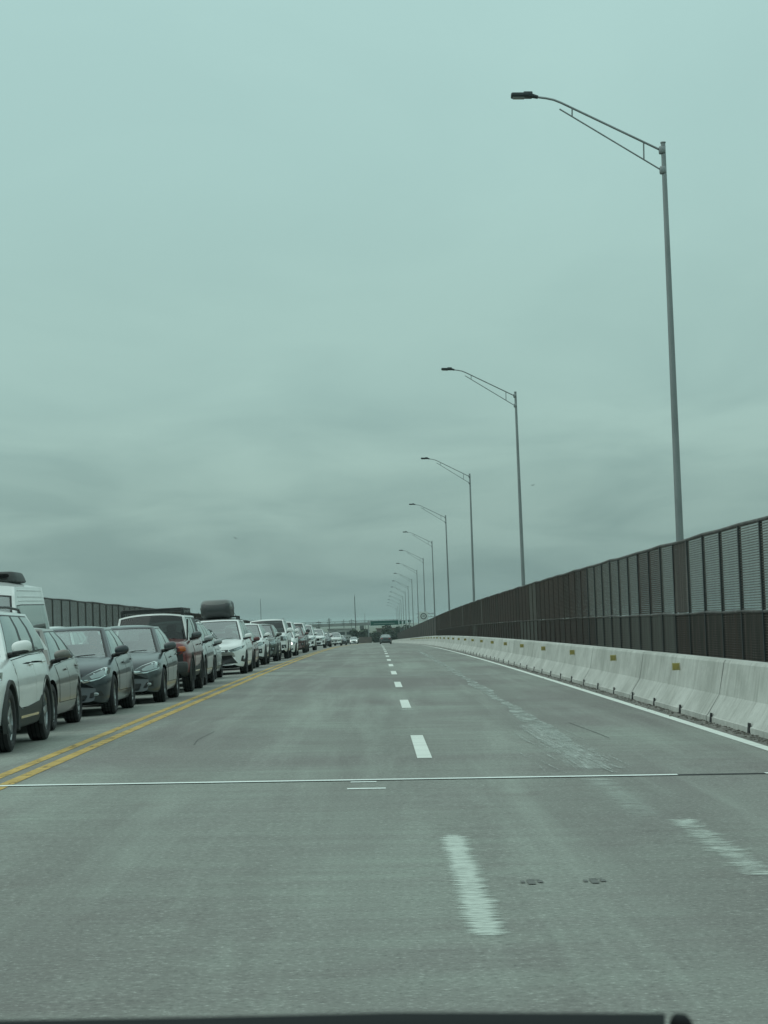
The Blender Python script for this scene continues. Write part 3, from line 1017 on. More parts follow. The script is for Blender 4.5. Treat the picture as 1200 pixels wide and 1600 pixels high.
# arched canopy
ac = thing('arched_canopy', 'pale arched canopy roof in front of the grey building below the overpass', 'canopy', (-11.5, 780, GROUND_Z + 1.2))
mb = MB(); vs = []
for i in range(17):
    a = PI * i / 16
    x, z = 5.2 * math.cos(a), 4.2 + 2.1 * math.sin(a)
    vs += [(x, -3, z), (x, 3, z), (x, -3, z + 0.3), (x, 3, z + 0.3)]
fs = []
for i in range(16):
    b = 4 * i
    fs += [(b, b + 1, b + 5, b + 4), (b + 2, b + 6, b + 7, b + 3), (b, b + 4, b + 6, b + 2), (b + 1, b + 3, b + 7, b + 5)]
mb.add(vs, fs); mb.build('roof', M_wallp, ac)
mb = MB()
for x in (-5.2, 5.2):
    for y in (-2.8, 2.8):
        mb.tube([(x, y, -1.0), (x, y, 4.2)], 0.14, 8)
mb.build('column', M_farc, ac)
wl = MB(); wl.box((-3.6, 700, RP(-3.6, 700).z + 0.9), (4.0, 0.5, 1.9)); tag(wl.build('low_wall', M_wallb), 'low brownish wall ahead between the queue and the lone car', 'wall')

M_leaf = [mat('foliage_dark', (0.028, 0.048, 0.028), 0.8), mat('foliage_mid', (0.055, 0.085, 0.045), 0.8), mat('foliage_deep', (0.015, 0.026, 0.018), 0.8)]
M_bark = mat('bark', (0.07, 0.055, 0.04), 0.9)


def tree(loc, h_, w, seed, lab, lobes=7, slim=False):
    root = thing('tree', lab, 'tree', loc, group='trees far ahead beyond the end of the bridge')
    rs = random.Random(seed)
    tb = MB(); tb.tube([(0, 0, -0.3), (0.1, 0, h_ * 0.3), (0, 0.1, h_ * 0.6)], [w * 0.05 + 0.1, w * 0.04 + 0.06, 0.05], 8)
    for k in range(5):
        a = rs.random() * 6.28
        tb.tube([(0, 0, h_ * (0.25 + 0.06 * k)), (math.cos(a) * w * 0.3, math.sin(a) * w * 0.3, h_ * (0.5 + 0.07 * k))], [0.09, 0.03], 6)
    tb.build('trunk', M_bark, root)
    mb = MB()
    cs = []
    for k in range(lobes):
        a = rs.random() * 6.28; rr = w * 0.5 * rs.uniform(0.1, 0.75)
        cs.append((math.cos(a) * rr, math.sin(a) * rr, h_ * rs.uniform(0.42, 0.86), w * rs.uniform(0.14, 0.27)))
    for k in range(1100):
        c = cs[rs.randrange(lobes)]
        d = Vector((rs.gauss(0, 1), rs.gauss(0, 1), rs.gauss(0, 0.8))).normalized() * c[3] * rs.uniform(0.55, 1.12)
        p = Vector(c[:3]) + d
        s_ = rs.uniform(0.16, 0.34) * (1 + w * 0.06)
        q = Matrix.Rotation(rs.random() * 6, 3, 'Z') @ Matrix.Rotation(rs.random() * 3, 3, 'X')
        mb.add([p + q @ Vector(v) * s_ for v in ((-1, -.6, 0), (1, -.4, 0.1), (.5, .9, 0), (-.7, .7, -.1))], [(0, 1, 2, 3)], rs.choice((0, 0, 1, 2)))
    mb.build('crown', M_leaf, root, fixn=False)
    return root


GZ = GROUND_Z
tlist = [(-17.5, 640, 6.8, 6, 'bushy dark tree right of the last big cars in the queue, under the overpass'),
         (-12.8, 640, 6.4, 5, 'bushy tree between the overpass and the far white car'),
         (-6.2, 760, 8.4, 6.0, 'narrow dark tree left of the gantry column'),
         (-3.6, 745, 7.8, 5.0, 'dark tree touching the left column of the gantry'),
         (-0.8, 790, 8.0, 8.0, 'dark tree under the left end of the green sign'),
         (4.2, 800, 7.9, 9.0, 'wide dark tree under the middle of the green sign'),
         (9.6, 790, 7.6, 8.0, 'low dark tree behind the lone car'),
         (-24.0, 660, 7.4, 7.0, 'wide tree mostly hidden behind the queue of cars'),
         (11.0, 820, 5.6, 5.0, 'tree beyond the end of the right fence')]
for i, (x, y, h_, w, lab) in enumerate(tlist):
    tree((x, y, GZ), h_, w, 40 + i, lab)


def mast(x, y, h_, r_, lab, cross=False):
    root = thing('mast', lab, 'mast', (x, y, GZ))
    mb = MB(); mb.tube([(0, 0, 0), (0, 0, h_)], [r_, r_ * 0.6], 8); mb.build('pole', M_clad, root)
    mb = MB()
    if cross:
        mb.box((0, 0, h_ - 0.7), (2.0, 0.15, 0.15)); mb.box((0, 0, h_ - 1.5), (1.5, 0.15, 0.15))
    else:
        mb.tube([(0, 0, h_), (0, 0, h_ + 0.9)], 0.05, 6)
    mb.build('crossarm' if cross else 'finial', M_clad, root)


def zat(py, Y, pxl):
    """height of the line of sight through photo row py (at column pxl) at distance Y"""
    d = cf * 3560 + cr * (pxl - 600) - cu * (py - 800)
    return CAM_H + d.z * Y / d.y, d.x * Y / d.y


for (pxl, py, Y, r_, cross, lab) in ((554, 932, 900, 0.20, False, 'tall thin mast over the overpass, left of the green sign'),
                                     (407, 940, 700, 0.10, False, 'thin lone mast above the white vehicles in the middle of the queue'),
                                     (514, 966, 880, 0.25, True, 'short utility pole with crossarms above the overpass'),
                                     (537, 968, 900, 0.16, True, 'small utility pole left of the tall thin mast'),
                                     (549, 967, 860, 0.12, True, 'small pole just left of the tall thin mast'),
                                     (570, 962, 900, 0.10, False, 'faint thin pole between the tall mast and the green sign'),
                                     (498, 970, 900, 0.12, True, 'faint small pole at the left end of the visible overpass')):
    z, x = zat(py, Y, pxl)
    mast(x, Y, z - GZ, r_, lab, cross)
# ------------------------------------------------------------------ vehicles
SEC = [(0, 0), (.55, 0), (.84, .008), (.925, .04), (.965, .12), (.985, .24), (.995, .36), (1.0, .48), (1.0, .60), (.992, .69), (.972, .765),
       (.958, .83), (.932, .895), (.893, .945), (.83, .978), (.68, .994), (.5, 1.003), (.25, 1.010), (0, 1.013)]


def smooth_interp(pts, s, w):
    xs = [p[0] for p in pts]; ys = [p[1] for p in pts]
    return float(np.mean([np.interp(s + d, xs, ys) for d in (-w, -w / 2, 0, w / 2, w)]))


def decal(bvh, poly, axis, off, name, mt, parent, lim=None, skirt=0.02, cell=0.09, sgn=1):
    """panel with outline `poly` laid on the body. axis 'F'/'B' poly=(x,z); 'S' poly=(y,z) on side sgn"""
    bm = bmesh.new()
    vs = [bm.verts.new((p[0], 0, p[1])) for p in poly]
    f = bm.faces.new(vs)
    x0, x1 = min(p[0] for p in poly), max(p[0] for p in poly)
    z0, z1 = min(p[1] for p in poly), max(p[1] for p in poly)
    for (a, b, no, k) in ((x0, x1, (1, 0, 0), 0), (z0, z1, (0, 0, 1), 2)):
        n_ = int((b - a) / cell)
        for i in range(1, n_ + 1):
            co = [0, 0, 0]; co[k] = a + (b - a) * i / (n_ + 1)
            bmesh.ops.bisect_plane(bm, geom=bm.verts[:] + bm.edges[:] + bm.faces[:], plane_co=co, plane_no=no)
    bmesh.ops.triangulate(bm, faces=bm.faces[:])
    top = {}
    for v in bm.verts:
        if axis == 'F':
            o, d = Vector((v.co.x, -20, v.co.z)), Vector((0, 1, 0))
        elif axis == 'B':
            o, d = Vector((v.co.x, 20, v.co.z)), Vector((0, -1, 0))
        else:
            o, d = Vector((20 * sgn, v.co.x, v.co.z)), Vector((-sgn, 0, 0))
        h = bvh.ray_cast(o, d, 40)
        if h[0] is None:
            p = {'F': Vector((v.co.x, 0, v.co.z)), 'B': Vector((v.co.x, 0, v.co.z)), 'S': Vector((0, v.co.x, v.co.z))}[axis]
            h = bvh.find_nearest(p)
        top[v.index] = h[0] - d * off
        v.tag = True
    if lim is not None:      # keep within a depth so wraps do not run away
        m0 = min(abs(p.y - (-20 if axis == 'F' else 20)) for p in top.values())
        for k_, p in top.items():
            dd = abs(p.y - (-20 if axis == 'F' else 20))
            if dd > m0 + lim:
                p.y += (-(dd - m0 - lim)) * (1 if axis == 'F' else -1)
    bm.verts.index_update()
    idx = {v: v.index for v in bm.verts}
    for v in bm.verts:
        v.co = top[idx[v]]
    be = [e for e in bm.edges if e.is_boundary]
    if skirt:
        r_ = bmesh.ops.extrude_edge_only(bm, edges=be)
        dirv = {'F': Vector((0, 1, 0)), 'B': Vector((0, -1, 0)), 'S': Vector((-sgn, 0, 0))}[axis]
        for g in r_['geom']:
            if isinstance(g, bmesh.types.BMVert):
                g.co += dirv * (skirt + off)
    bmesh.ops.recalc_face_normals(bm, faces=bm.faces[:])
    # face outwards
    out = {'F': Vector((0, -1, 0)), 'B': Vector((0, 1, 0)), 'S': Vector((sgn, 0, 0))}[axis]
    if sum((f_.normal.dot(out) * f_.calc_area() for f_ in bm.faces)) < 0:
        bmesh.ops.reverse_faces(bm, faces=bm.faces[:])
    me = bpy.data.meshes.new(name); bm.to_mesh(me); bm.free()
    me.materials.append(mt); me.shade_smooth(); me.set_sharp_from_angle(angle=R(35))
    return link(bpy.data.objects.new(name, me), parent)


WHEELS = {}


def wheel_meshes(r_, wd, style):
    key = (round(r_, 3), wd, style)
    if key in WHEELS: return WHEELS[key]
    mb = MB()
    ri = r_ * 0.70
    prof = [(-wd / 2 + .02, ri * .93), (-wd / 2, ri + .01), (-wd / 2 - .004, r_ * .86), (-wd / 2 + .012, r_ * .965), (-wd / 2 + .04, r_), (wd / 2 - .04, r_), (wd / 2 - .012, r_ * .965), (wd / 2 + .004, r_ * .86), (wd / 2, ri + .01), (wd / 2 - .02, ri * .93)]
    mb.lathe_x(prof, (0, 0, 0), 40)
    for g in (-0.05, 0, 0.05):
        mb.lathe_x([(g - 0.006, r_ * 1.0005), (g + 0.006, r_ * 1.0005)], (0, 0, 0), 40, 1)
    tyre = mb.mesh('wheel', [M_tyre, M_under], 40)
    bmr = MB()
    fx = wd / 2 - 0.015
    bmr.lathe_x([(-wd / 2 + .03, ri * .90), (fx - 0.10, ri * .86), (fx - .02, ri * .90), (fx, ri * .985), (fx - .004, ri), (fx - .03, ri * .97)], (0, 0, 0), 40, 0)
    bmr.lathe_x([(fx - .10, ri * .87), (fx - .10, 0.0)], (0, 0, 0), 40, 1)
    bmr.lathe_x([(fx - .09, ri * .55), (fx - .085, ri * .55), (fx - .085, .04)], (0, 0, 0), 24, 1)
    ns = {'five': 5, 'ten': 10, 'multi': 7, 'steel': 6}[style]
    for k in range(ns):
        a = 2 * PI * k / ns
        for da in ((-.13, .13) if style in ('five', 'multi') else (0,)):
            wv = {'five': .030, 'ten': .026, 'multi': .018, 'steel': .06}[style]
            p0 = Vector((fx - .035, math.cos(a) * ri * .16, math.sin(a) * ri * .16))
            p1 = Vector((fx - .012, math.cos(a + da) * ri * .93, math.sin(a + da) * ri * .93))
            t = Vector((0, -math.sin(a + da), math.cos(a + da)))
            q = [p0 + t * wv, p0 - t * wv, p1 - t * wv * .8, p1 + t * wv * .8]
            bk = Vector((-.03, 0, 0))
            bmr.add(q + [v + bk for v in q], [(0, 1, 2, 3), (0, 4, 5, 1), (1, 5, 6, 2), (2, 6, 7, 3), (3, 7, 4, 0), (4, 7, 6, 5)], 0)
    bmr.lathe_x([(fx - .03, ri * .2), (fx - .012, ri * .18), (fx - .008, ri * .1), (fx - .008, 0)], (0, 0, 0), 20, 0)
    rim = bmr.mesh('rim', [M_alloyd if style == 'steel' else M_alloy, M_under], 30)
    WHEELS[key] = (tyre, rim)
    return WHEELS[key]


SEDAN = dict(L=4.5, W=1.78, zb=.17, wr=.32, fx=.88, rx=3.52,
             bot=[(0, .235), (.10, .19), (.6, .17), (3.9, .17), (4.35, .24), (4.5, .34)],
             deck=[(0, .56), (.04, .66), (.12, .73), (.35, .80), (1.0, .91), (1.35, .955), (3.6, 1.02), (4.3, 1.03), (4.46, .98), (4.5, .72)],
             plan=[(0, .70), (.08, .80), (.22, .90), (.5, .965), (.9, .995), (1.6, 1.0), (3.3, 1.0), (4.0, .965), (4.35, .88), (4.5, .76)],
             ws0=(1.22, .93), ws1=(2.02, 1.40), rt=(3.05, 1.40), rb=(3.85, 1.02), zr=1.455, wb=.90, wt=.665,
             u=[0, .035, .40, .46, .78, .84, .95, 1], lab='pwkwkwp', bow=.20, style='multi', clad=False)
SUV = dict(L=4.6, W=1.84, zb=.20, wr=.355, fx=.90, rx=3.60,
           bot=[(0, .30), (.12, .24), (.6, .20), (4.0, .21), (4.45, .30), (4.6, .42)],
           deck=[(0, .78), (.04, .88), (.12, .95), (.35, 1.0), (1.1, 1.06), (1.4, 1.09), (4.0, 1.14), (4.5, 1.13), (4.56, 1.0), (4.6, .8)],
           plan=[(0, .76), (.08, .85), (.22, .93), (.5, .98), (.9, 1.0), (3.6, 1.0), (4.2, .965), (4.5, .90), (4.6, .80)],
           ws0=(1.20, 1.05), ws1=(1.85, 1.58), rt=(4.0, 1.56), rb=(4.48, 1.13), zr=1.655, wb=.90, wt=.69,
           u=[0, .03, .32, .36, .62, .66, .90, 1], lab='pwkwkwp', bow=.16, style='five', clad=True)
VARS = {}
VARS['sedan'] = SEDAN
VARS['suv'] = SUV
VARS['minivan'] = dict(SUV, L=5.09, W=1.985, wr=.345, fx=1.0, rx=4.02, zr=1.74, clad=False, style='multi', bow=.26,
                       bot=[(0, .30), (.12, .22), (.6, .19), (4.6, .19), (4.95, .28), (5.09, .40)],
                       deck=[(0, .66), (.04, .78), (.12, .86), (.35, .92), (.95, 1.05), (1.2, 1.09), (4.3, 1.13), (4.95, 1.12), (5.04, 1.0), (5.09, .8)],
                       plan=[(0, .66), (.08, .78), (.22, .88), (.5, .96), (.95, 1.0), (4.2, 1.0), (4.8, .965), (5.0, .90), (5.09, .80)],
                       ws0=(1.02, 1.06), ws1=(1.92, 1.66), rt=(4.55, 1.66), rb=(5.0, 1.13), wt=.72,
                       u=[0, .03, .27, .31, .58, .62, .92, 1])
VARS['fullsize'] = dict(SUV, L=5.3, W=2.03, wr=.40, fx=.98, rx=4.05, zb=.28, zr=1.90, bow=.10, clad=False, style='ten',
                        bot=[(0, .42), (.12, .32), (.6, .28), (4.7, .28), (5.1, .36), (5.3, .46)],
                        deck=[(0, 1.06), (.03, 1.12), (.12, 1.17), (.35, 1.20), (1.2, 1.24), (1.5, 1.25), (4.6, 1.27), (5.2, 1.26), (5.27, 1.1), (5.3, .9)],
                        plan=[(0, .86), (.05, .91), (.2, .96), (.5, .985), (.9, 1.0), (4.3, 1.0), (5.0, .98), (5.2, .93), (5.3, .86)],
                        ws0=(1.42, 1.22), ws1=(2.02, 1.82), rt=(4.9, 1.82), rb=(5.22, 1.27), wb=.92, wt=.755,
                        u=[0, .03, .30, .34, .60, .64, .94, 1])
VARS['offroader'] = dict(SUV, L=4.67, W=1.90, wr=.395, fx=.86, rx=3.55, zb=.30, zr=1.80, bow=.10, clad=True, style='steel',
                         bot=[(0, .46), (.12, .36), (.6, .30), (4.2, .30), (4.5, .40), (4.67, .5)],
                         deck=[(0, .98), (.03, 1.05), (.10, 1.10), (.3, 1.13), (1.1, 1.18), (1.4, 1.19), (4.3, 1.22), (4.6, 1.2), (4.64, 1.0), (4.67, .8)],
                         plan=[(0, .84), (.05, .90), (.2, .96), (.5, 1.0), (.9, 1.0), (3.9, 1.0), (4.4, .97), (4.6, .92), (4.67, .86)],
                         ws0=(1.34, 1.16), ws1=(1.62, 1.71), rt=(4.25, 1.71), rb=(4.58, 1.20), wb=.90, wt=.775,
                         u=[0, .03, .36, .42, .58, .80, .94, 1], lab='pwkwkwp')
VARS['hatch'] = dict(SEDAN, L=4.1, W=1.73, zr=1.50, rx=3.35, fx=.80,
                     bot=[(0, .235), (.10, .19), (.6, .17), (3.6, .17), (3.95, .24), (4.1, .34)],
                     deck=[(0, .60), (.04, .70), (.12, .77), (.35, .84), (.9, .94), (1.1, .97), (3.5, 1.02), (4.0, 1.02), (4.06, .9), (4.1, .7)],
                     plan=[(0, .70), (.08, .80), (.22, .90), (.5, .965), (.9, .995), (3.1, 1.0), (3.6, .965), (3.95, .88), (4.1, .76)],
                     ws0=(1.0, .95), ws1=(1.75, 1.42), rt=(3.5, 1.40), rb=(3.98, 1.02))
VARS['van'] = dict(SUV, L=5.9, W=2.06, wr=.35, fx=1.0, rx=4.6, zb=.26, zr=2.66, bow=.25, clad=True, style='steel',
                   bot=[(0, .36), (.12, .28), (.6, .26), (5.4, .26), (5.75, .34), (5.9, .40)],
                   deck=[(0, .80), (.05, .95), (.15, 1.05), (.4, 1.15), (.9, 1.28), (1.1, 1.36), (5.5, 1.40), (5.84, 1.40), (5.88, 1.2), (5.9, .9)],
                   plan=[(0, .76), (.08, .85), (.25, .93), (.6, .985), (1.0, 1.0), (5.6, 1.0), (5.82, .97), (5.9, .93)],
                   ws0=(.85, 1.30), ws1=(1.75, 2.45), rt=(5.72, 2.50), rb=(5.86, 1.40), wb=.955, wt=.80,
                   u=[0, .03, .955, 1], lab='pwp')


def car(kind, Yf, xout, color, label, roofcolor=None, group='cars queueing in the lane nearest the yellow lines', cat='car', det=2, face=-1,
        name='car', front='sedan', lit=False, rails=False, styl=None, over=None, vtop=.90, scale=1.0):
    sp = dict(VARS[kind])
    if over: sp.update(over)
    L, Wd, wr = sp['L'], sp['W'], sp['wr']
    hw = Wd / 2
    xc = xout - hw * scale + 0.02 if face < 0 else xout
    p0 = RP(xc, Yf, 0); 
    p1 = RP(xc, Yf + (sp['rx'] - sp['fx']), 0)
    root = thing(name, label, cat, p0, 0, group)
    # car frame: -y is forward; local origin at the front axle on the ground
    d = (p1 - p0).normalized()
    yaxis = d if face < 0 else -d
    if face > 0:
        pass
    up = Vector((0.02 if xc > XC else -0.02, 0, 1)).normalized()
    xaxis = yaxis.cross(up).normalized()
    up = xaxis.cross(yaxis)
    root.rotation_euler = Matrix((xaxis, yaxis, up)).transposed().to_euler()
    root.scale = (scale,) * 3
    fx = sp['fx']
    # ---- lower body loft (s measured from the nose, y = s - fx)
    st = sorted(set([0, .015, .04, .08, .13, .2, .3, .42] + [round(.55 + i * (L - 1.0) / 26, 3) for i in range(27)] + [L - .35, L - .25, L - .15, L - .08, L - .03, L]))
    rings = []
    nS = len(SEC)
    for s in st:
        zt_ = smooth_interp(sp['deck'], s, .04); zb_ = smooth_interp(sp['bot'], s, .05); w_ = hw * smooth_interp(sp['plan'], s, .05)
        ring = []
        cabin = sp['ws0'][0] + .1 < s < sp['rb'][0] - .1
        for sx in (1, -1):
            seq = SEC if sx > 0 else SEC[-2:0:-1]
            for (a, b) in seq:
                bowv = sp['bow'] * a * a * max(0, 1 - s / 1.0) ** 1.0 * .9
                bowr = .10 * a * a * max(0, 1 - (L - s) / .8)
                z = zb_ + b * (zt_ - zb_)
                if s < 1.2 and b > .9:      # bonnet: sunken edge and a raised centre
                    z += .022 * (1 - a * a) * min(1, s / .5)
                if s < .45:                 # bumper sticks out below the bonnet edge
                    pass
                ring.append((sx * a * w_, s + bowv - bowr - fx, z))
        rings.append(ring)
    nr = len(rings[0])
    mb = MB()
    vs = [p for r_ in rings for p in r_]
    fs, ms = [], []
    for i in range(len(st) - 1):
        for k in range(nr):
            k2 = (k + 1) % nr
            fs.append((i * nr + k, (i + 1) * nr + k, (i + 1) * nr + k2, i * nr + k2))
            kk = k if k < nS - 1 else nr - 1 - k
            smid = (st[i] + st[i + 1]) / 2
            mi = 0
            if kk < 2: mi = 1
            elif sp['clad'] and kk < 4: mi = 2
            elif kk < 3: mi = 1
            if kk >= nS - 5 and sp['ws0'][0] + .12 < smid < sp['rb'][0] - .12 and kind != 'van': mi = 1
            ms.append(mi)
    fs += [tuple(range(nr)), tuple((len(st) - 1) * nr + i for i in range(nr))[::-1]]; ms += [0, 0]
    mb.v, mb.f, mb.m = vs, fs, ms
    me = mb.mesh('body', [color, M_under, M_clad])
    bm = bmesh.new(); bm.from_mesh(me); bmesh.ops.recalc_face_normals(bm, faces=bm.faces)
    bvh = BVHTree.FromBMesh(bm)
    bm.to_mesh(me); bm.free()
    bo = bpy.data.objects.new('body', me); COL.objects.link(bo)
    # wheel arches
    rcut = wr + .055
    axles = [0.0, sp['rx'] - fx]
    cm = MB()
    for ay in axles:
        for sx in (1, -1):
            n_ = 40
            vs = []
            for xx in (hw - .30, hw + .25):
                vs += [(sx * xx, ay + rcut * math.cos(2 * PI * k / n_), wr + rcut * math.sin(2 * PI * k / n_)) for k in range(n_)]
            fs = [(k, (k + 1) % n_, n_ + (k + 1) % n_, n_ + k) for k in range(n_)] + [tuple(range(n_)), tuple(n_ + k for k in range(n_))]
            cm.add(vs, fs)
    cut = cm.build('cutter', M_under)
    md = bo.modifiers.new('b', 'BOOLEAN'); md.object = cut; md.operation = 'DIFFERENCE'; md.solver = 'EXACT'
    dg = bpy.context.evaluated_depsgraph_get()
    me2 = bpy.data.meshes.new_from_object(bo.evaluated_get(dg))
    me2.name = 'body'
    bpy.data.objects.remove(bo); bpy.data.objects.remove(cut); bpy.data.meshes.remove(me)
    for p in me2.polygons:
        for ay in axles:
            ds = [math.hypot(me2.vertices[i].co.y - ay, me2.vertices[i].co.z - wr) for i in p.vertices]
            if all(abs(q - rcut) < .006 for q in ds): p.material_index = 1
            elif max(ds) < rcut + .004 and abs(p.center.x) < hw - .2: p.material_index = 1
    me2.shade_smooth(); me2.set_sharp_from_angle(angle=R(32))
    body = link(bpy.data.objects.new('body', me2), root)
    # ---- greenhouse
    roofc = roofcolor or color
    wb, wt = hw * sp['wb'], hw * sp['wt']
    a0 = (sp['ws0'][0] - fx, sp['ws0'][1] - .03); a1 = (sp['ws1'][0] - fx, sp['ws1'][1])
    b1 = (sp['rt'][0] - fx, sp['rt'][1]); b0 = (sp['rb'][0] - fx, sp['rb'][1] - .03)
    zr = sp['zr']
    beltz = lambda s: smooth_interp(sp['deck'], s + fx, .05) - .035

    def roofz(t):
        return a1[1] + (b1[1] - a1[1]) * t

    crown_h = zr - max(a1[1], b1[1])

    def rp(t, x):      # roof point t front..rear, x -1..1
        y = a1[0] + (b1[0] - a1[0]) * t
        ybow = -.10 * (1 - x * x) * (1 - t) + .05 * (1 - x * x) * t
        arch = .35 + .65 * (1 - (2 * t - 1) ** 2) if kind != 'offroader' else .8
        z = roofz(t) + crown_h * arch * (1 - abs(x) ** 2.6)
        return Vector((wt * x, y + ybow, z))

    def side(u, v, sx):
        lo = Vector((wb, a0[0] + (b0[0] - a0[0]) * u, 0)); lo.z = beltz(lo.y) if 0.02 < u < 0.98 else (a0[1] if u < .5 else b0[1])
        lo.z = a0[1] * max(0, 1 - u * 8) + b0[1] * max(0, 1 - (1 - u) * 8) + beltz(lo.y) * (1 - max(0, 1 - u * 8) - max(0, 1 - (1 - u) * 8))
        hi = rp(u, 1.0)
        p = lo.lerp(hi, v)
        p.x += .045 * math.sin(PI * v) ** .8 * min(1, u * 8, (1 - u) * 8)
        p.x *= sx
        return p

    def wind(x, v):
        lo = Vector((wb * x, a0[0] - .16 * (1 - x * x), a0[1])); hi = rp(0, x)
        p = lo.lerp(hi, v); p.y -= .03 * math.sin(PI * v) * (1 - x * x); p.z += .02 * math.sin(PI * v)*(1 - x * x)
        return p

    def rear(x, v):
        lo = Vector((wb * x, b0[0] + .06 * (1 - x * x), b0[1])); hi = rp(1, x)
        return lo.lerp(hi, v)
    frame = MB(); panes = {}

    def grid(fn, us, ul, vs_, vl, tgt):
        """us breaks with labels; w cells go to glass"""
        for i in range(len(us) - 1):
            for j in range(len(vs_) - 1):
                lab = ul[i] if vl[j] == 'w' else vl[j]
                if ul[i] == 'p' and vl[j] != 'p': lab = 'p'
                nu = max(1, int((us[i + 1] - us[i]) * 14)); nv = 3 if vl[j] == 'w' else 1
                P = [fn(us[i] + (us[i + 1] - us[i]) * a / nu, vs_[j] + (vs_[j + 1] - vs_[j]) * b / nv) for a in range(nu + 1) for b in range(nv + 1)]
                F = [(a * (nv + 1) + b, (a + 1) * (nv + 1) + b, (a + 1) * (nv + 1) + b + 1, a * (nv + 1) + b + 1) for a in range(nu) for b in range(nv)]
                if lab == 'w':
                    panes.setdefault((tgt, i), MB()).add(P, F)
                else:
                    frame.add(P, F, 0 if lab == 'p' else 1)
    # inner corner radius of the panes comes from the black border rows
    vrow = [0, .035, vtop, .935, 1.0]; vlab = ['k', 'w', 'k', 'p']
    grid(lambda a, b: wind(2 * a - 1, b), [0, .035, .06, .94, .965, 1], 'pkwkp', [0, .05, vtop if kind != 'van' else .80, .94 if kind != 'van' else .83, 1], 'kwkp', 'windscreen')
    grid(lambda a, b: rear(2 * a - 1, b), [0, .07, .93, 1], 'pwp', [0, .08, .86, 1], 'pwp', 'rear_window')
    uu, ll = sp['u'], sp['lab']
    ui, li = [0], ''
    for a, b, c in zip(uu, uu[1:], ll):      # thin black seals either side of each pane
        if c == 'w':
            ui += [a + .010, b - .010, b]; li += 'kwk'
        else:
            ui.append(b); li += c
    if kind == 'van':
        vrow, vlab = [0, .10, .13, .64, .66, 1], ['p', 'k', 'w', 'k', 'p']
    for sx in (1, -1):
        grid(lambda a, b: side(a, b, sx), ui, li, vrow, vlab, 'side_window%d' % sx)
    # roof
    nx, ny = 14, 10
    P = [rp(j / ny, 2 * i / nx - 1) for j in range(ny + 1) for i in range(nx + 1)]
    frame.add(P, [(j * (nx + 1) + i, j * (nx + 1) + i + 1, (j + 1) * (nx + 1) + i + 1, (j + 1) * (nx + 1) + i) for j in range(ny) for i in range(nx)], 0)
    fme = frame.mesh('roof', [roofc, M_black])
    bm = bmesh.new(); bm.from_mesh(fme); bmesh.ops.remove_doubles(bm, verts=bm.verts, dist=.002)
    bmesh.ops.recalc_face_normals(bm, faces=bm.faces)
    bm.faces.ensure_lookup_table()
    tf = max(bm.faces, key=lambda f: f.calc_center_median().z)
    if tf.normal.z < 0: bmesh.ops.reverse_faces(bm, faces=bm.faces)
    bm.to_mesh(fme); bm.free()
    fme.shade_smooth(); fme.set_sharp_from_angle(angle=R(50))
    roof = link(bpy.data.objects.new('roof', fme), root)
    for (tg, i), pm in panes.items():
        nm = tg if not tg.startswith('side') else 'side_window'
        o = pm.build(nm, (M_winddark if kind in ('offroader', 'fullsize') else M_wind) if tg == 'windscreen' or (tg == 'rear_window' and kind == 'sedan') else M_side, root, smooth=60)
    # ---- wheels
    tyre, rim = wheel_meshes(wr, .22, styl or sp['style'])
    for ay in axles:
        for sx in (1, -1):
            o = link(bpy.data.objects.new('wheel', tyre), root)
            o.location = (sx * (hw - .125), ay, wr)
            o.rotation_euler = (random.random() * 6, 0, 0 if sx > 0 else PI)
            q = link(bpy.data.objects.new('rim', rim), o)
    if det >= 1 and sp['clad']:
        for ay in axles:
            for sx in (1, -1):
                am = MB(); vs = []
                n_ = 26
                for k in range(n_ + 1):
                    a = R(-18) + (PI + R(36)) * k / n_
                    for (r1, xx) in ((rcut - .012, .004), (rcut + .030, .010), (rcut + .045, -.045), (rcut - .012, -.07)):
                        vs.append((sx * (hw + xx), ay + r1 * math.cos(a), wr + r1 * math.sin(a)))
                fs = [(4 * k + j, 4 * k + (j + 1) % 4, 4 * (k + 1) + (j + 1) % 4, 4 * (k + 1) + j) for k in range(n_) for j in range(4)]
                fs += [(0, 1, 2, 3), tuple(4 * n_ + j for j in range(4))]
                am.add(vs, fs); am.build('wheel_arch_trim', M_clad, root, smooth=40)
    # ---- door mirrors
    my = sp['ws0'][0] - fx + (.22 if kind != 'van' else .4); mz = beltz(my) + .10
    for sx in (1, -1):
        mm = MB()
        mm.rbox((sx * (hw + .055), my, mz), (.235 if kind != 'fullsize' else .27, .13, .15 if kind not in ('fullsize', 'van') else .23), .75, Matrix.Rotation(R(-7 * sx), 3, 'Y'), 10, 0)
        mr = mm.build('mirror', [M_black if kind == 'van' else P_gun if kind == 'offroader' else color], root, smooth=60)
        mm = MB(); mm.rbox((sx * (hw + .045), my - .004, mz - .052), (.205, .125, .055), .7, Matrix.Rotation(R(-7 * sx), 3, 'Y'), 8)
        mm.tube([(sx * (wb - .02), my + .03, mz - .09), (sx * (hw + .02), my + .01, mz - .07)], [.035, .028], 8)
        mm.build('mirror_foot', M_black, mr, smooth=60)
    # ---- side details
    zs = beltz
    y1 = sp['ws0'][0] - fx + .22; yb = sp['ws0'][0] - fx + (b0[0] - a0[0]) * .46 + .03; y2 = axles[1] - rcut - .03
    y2t = axles[1] + .12
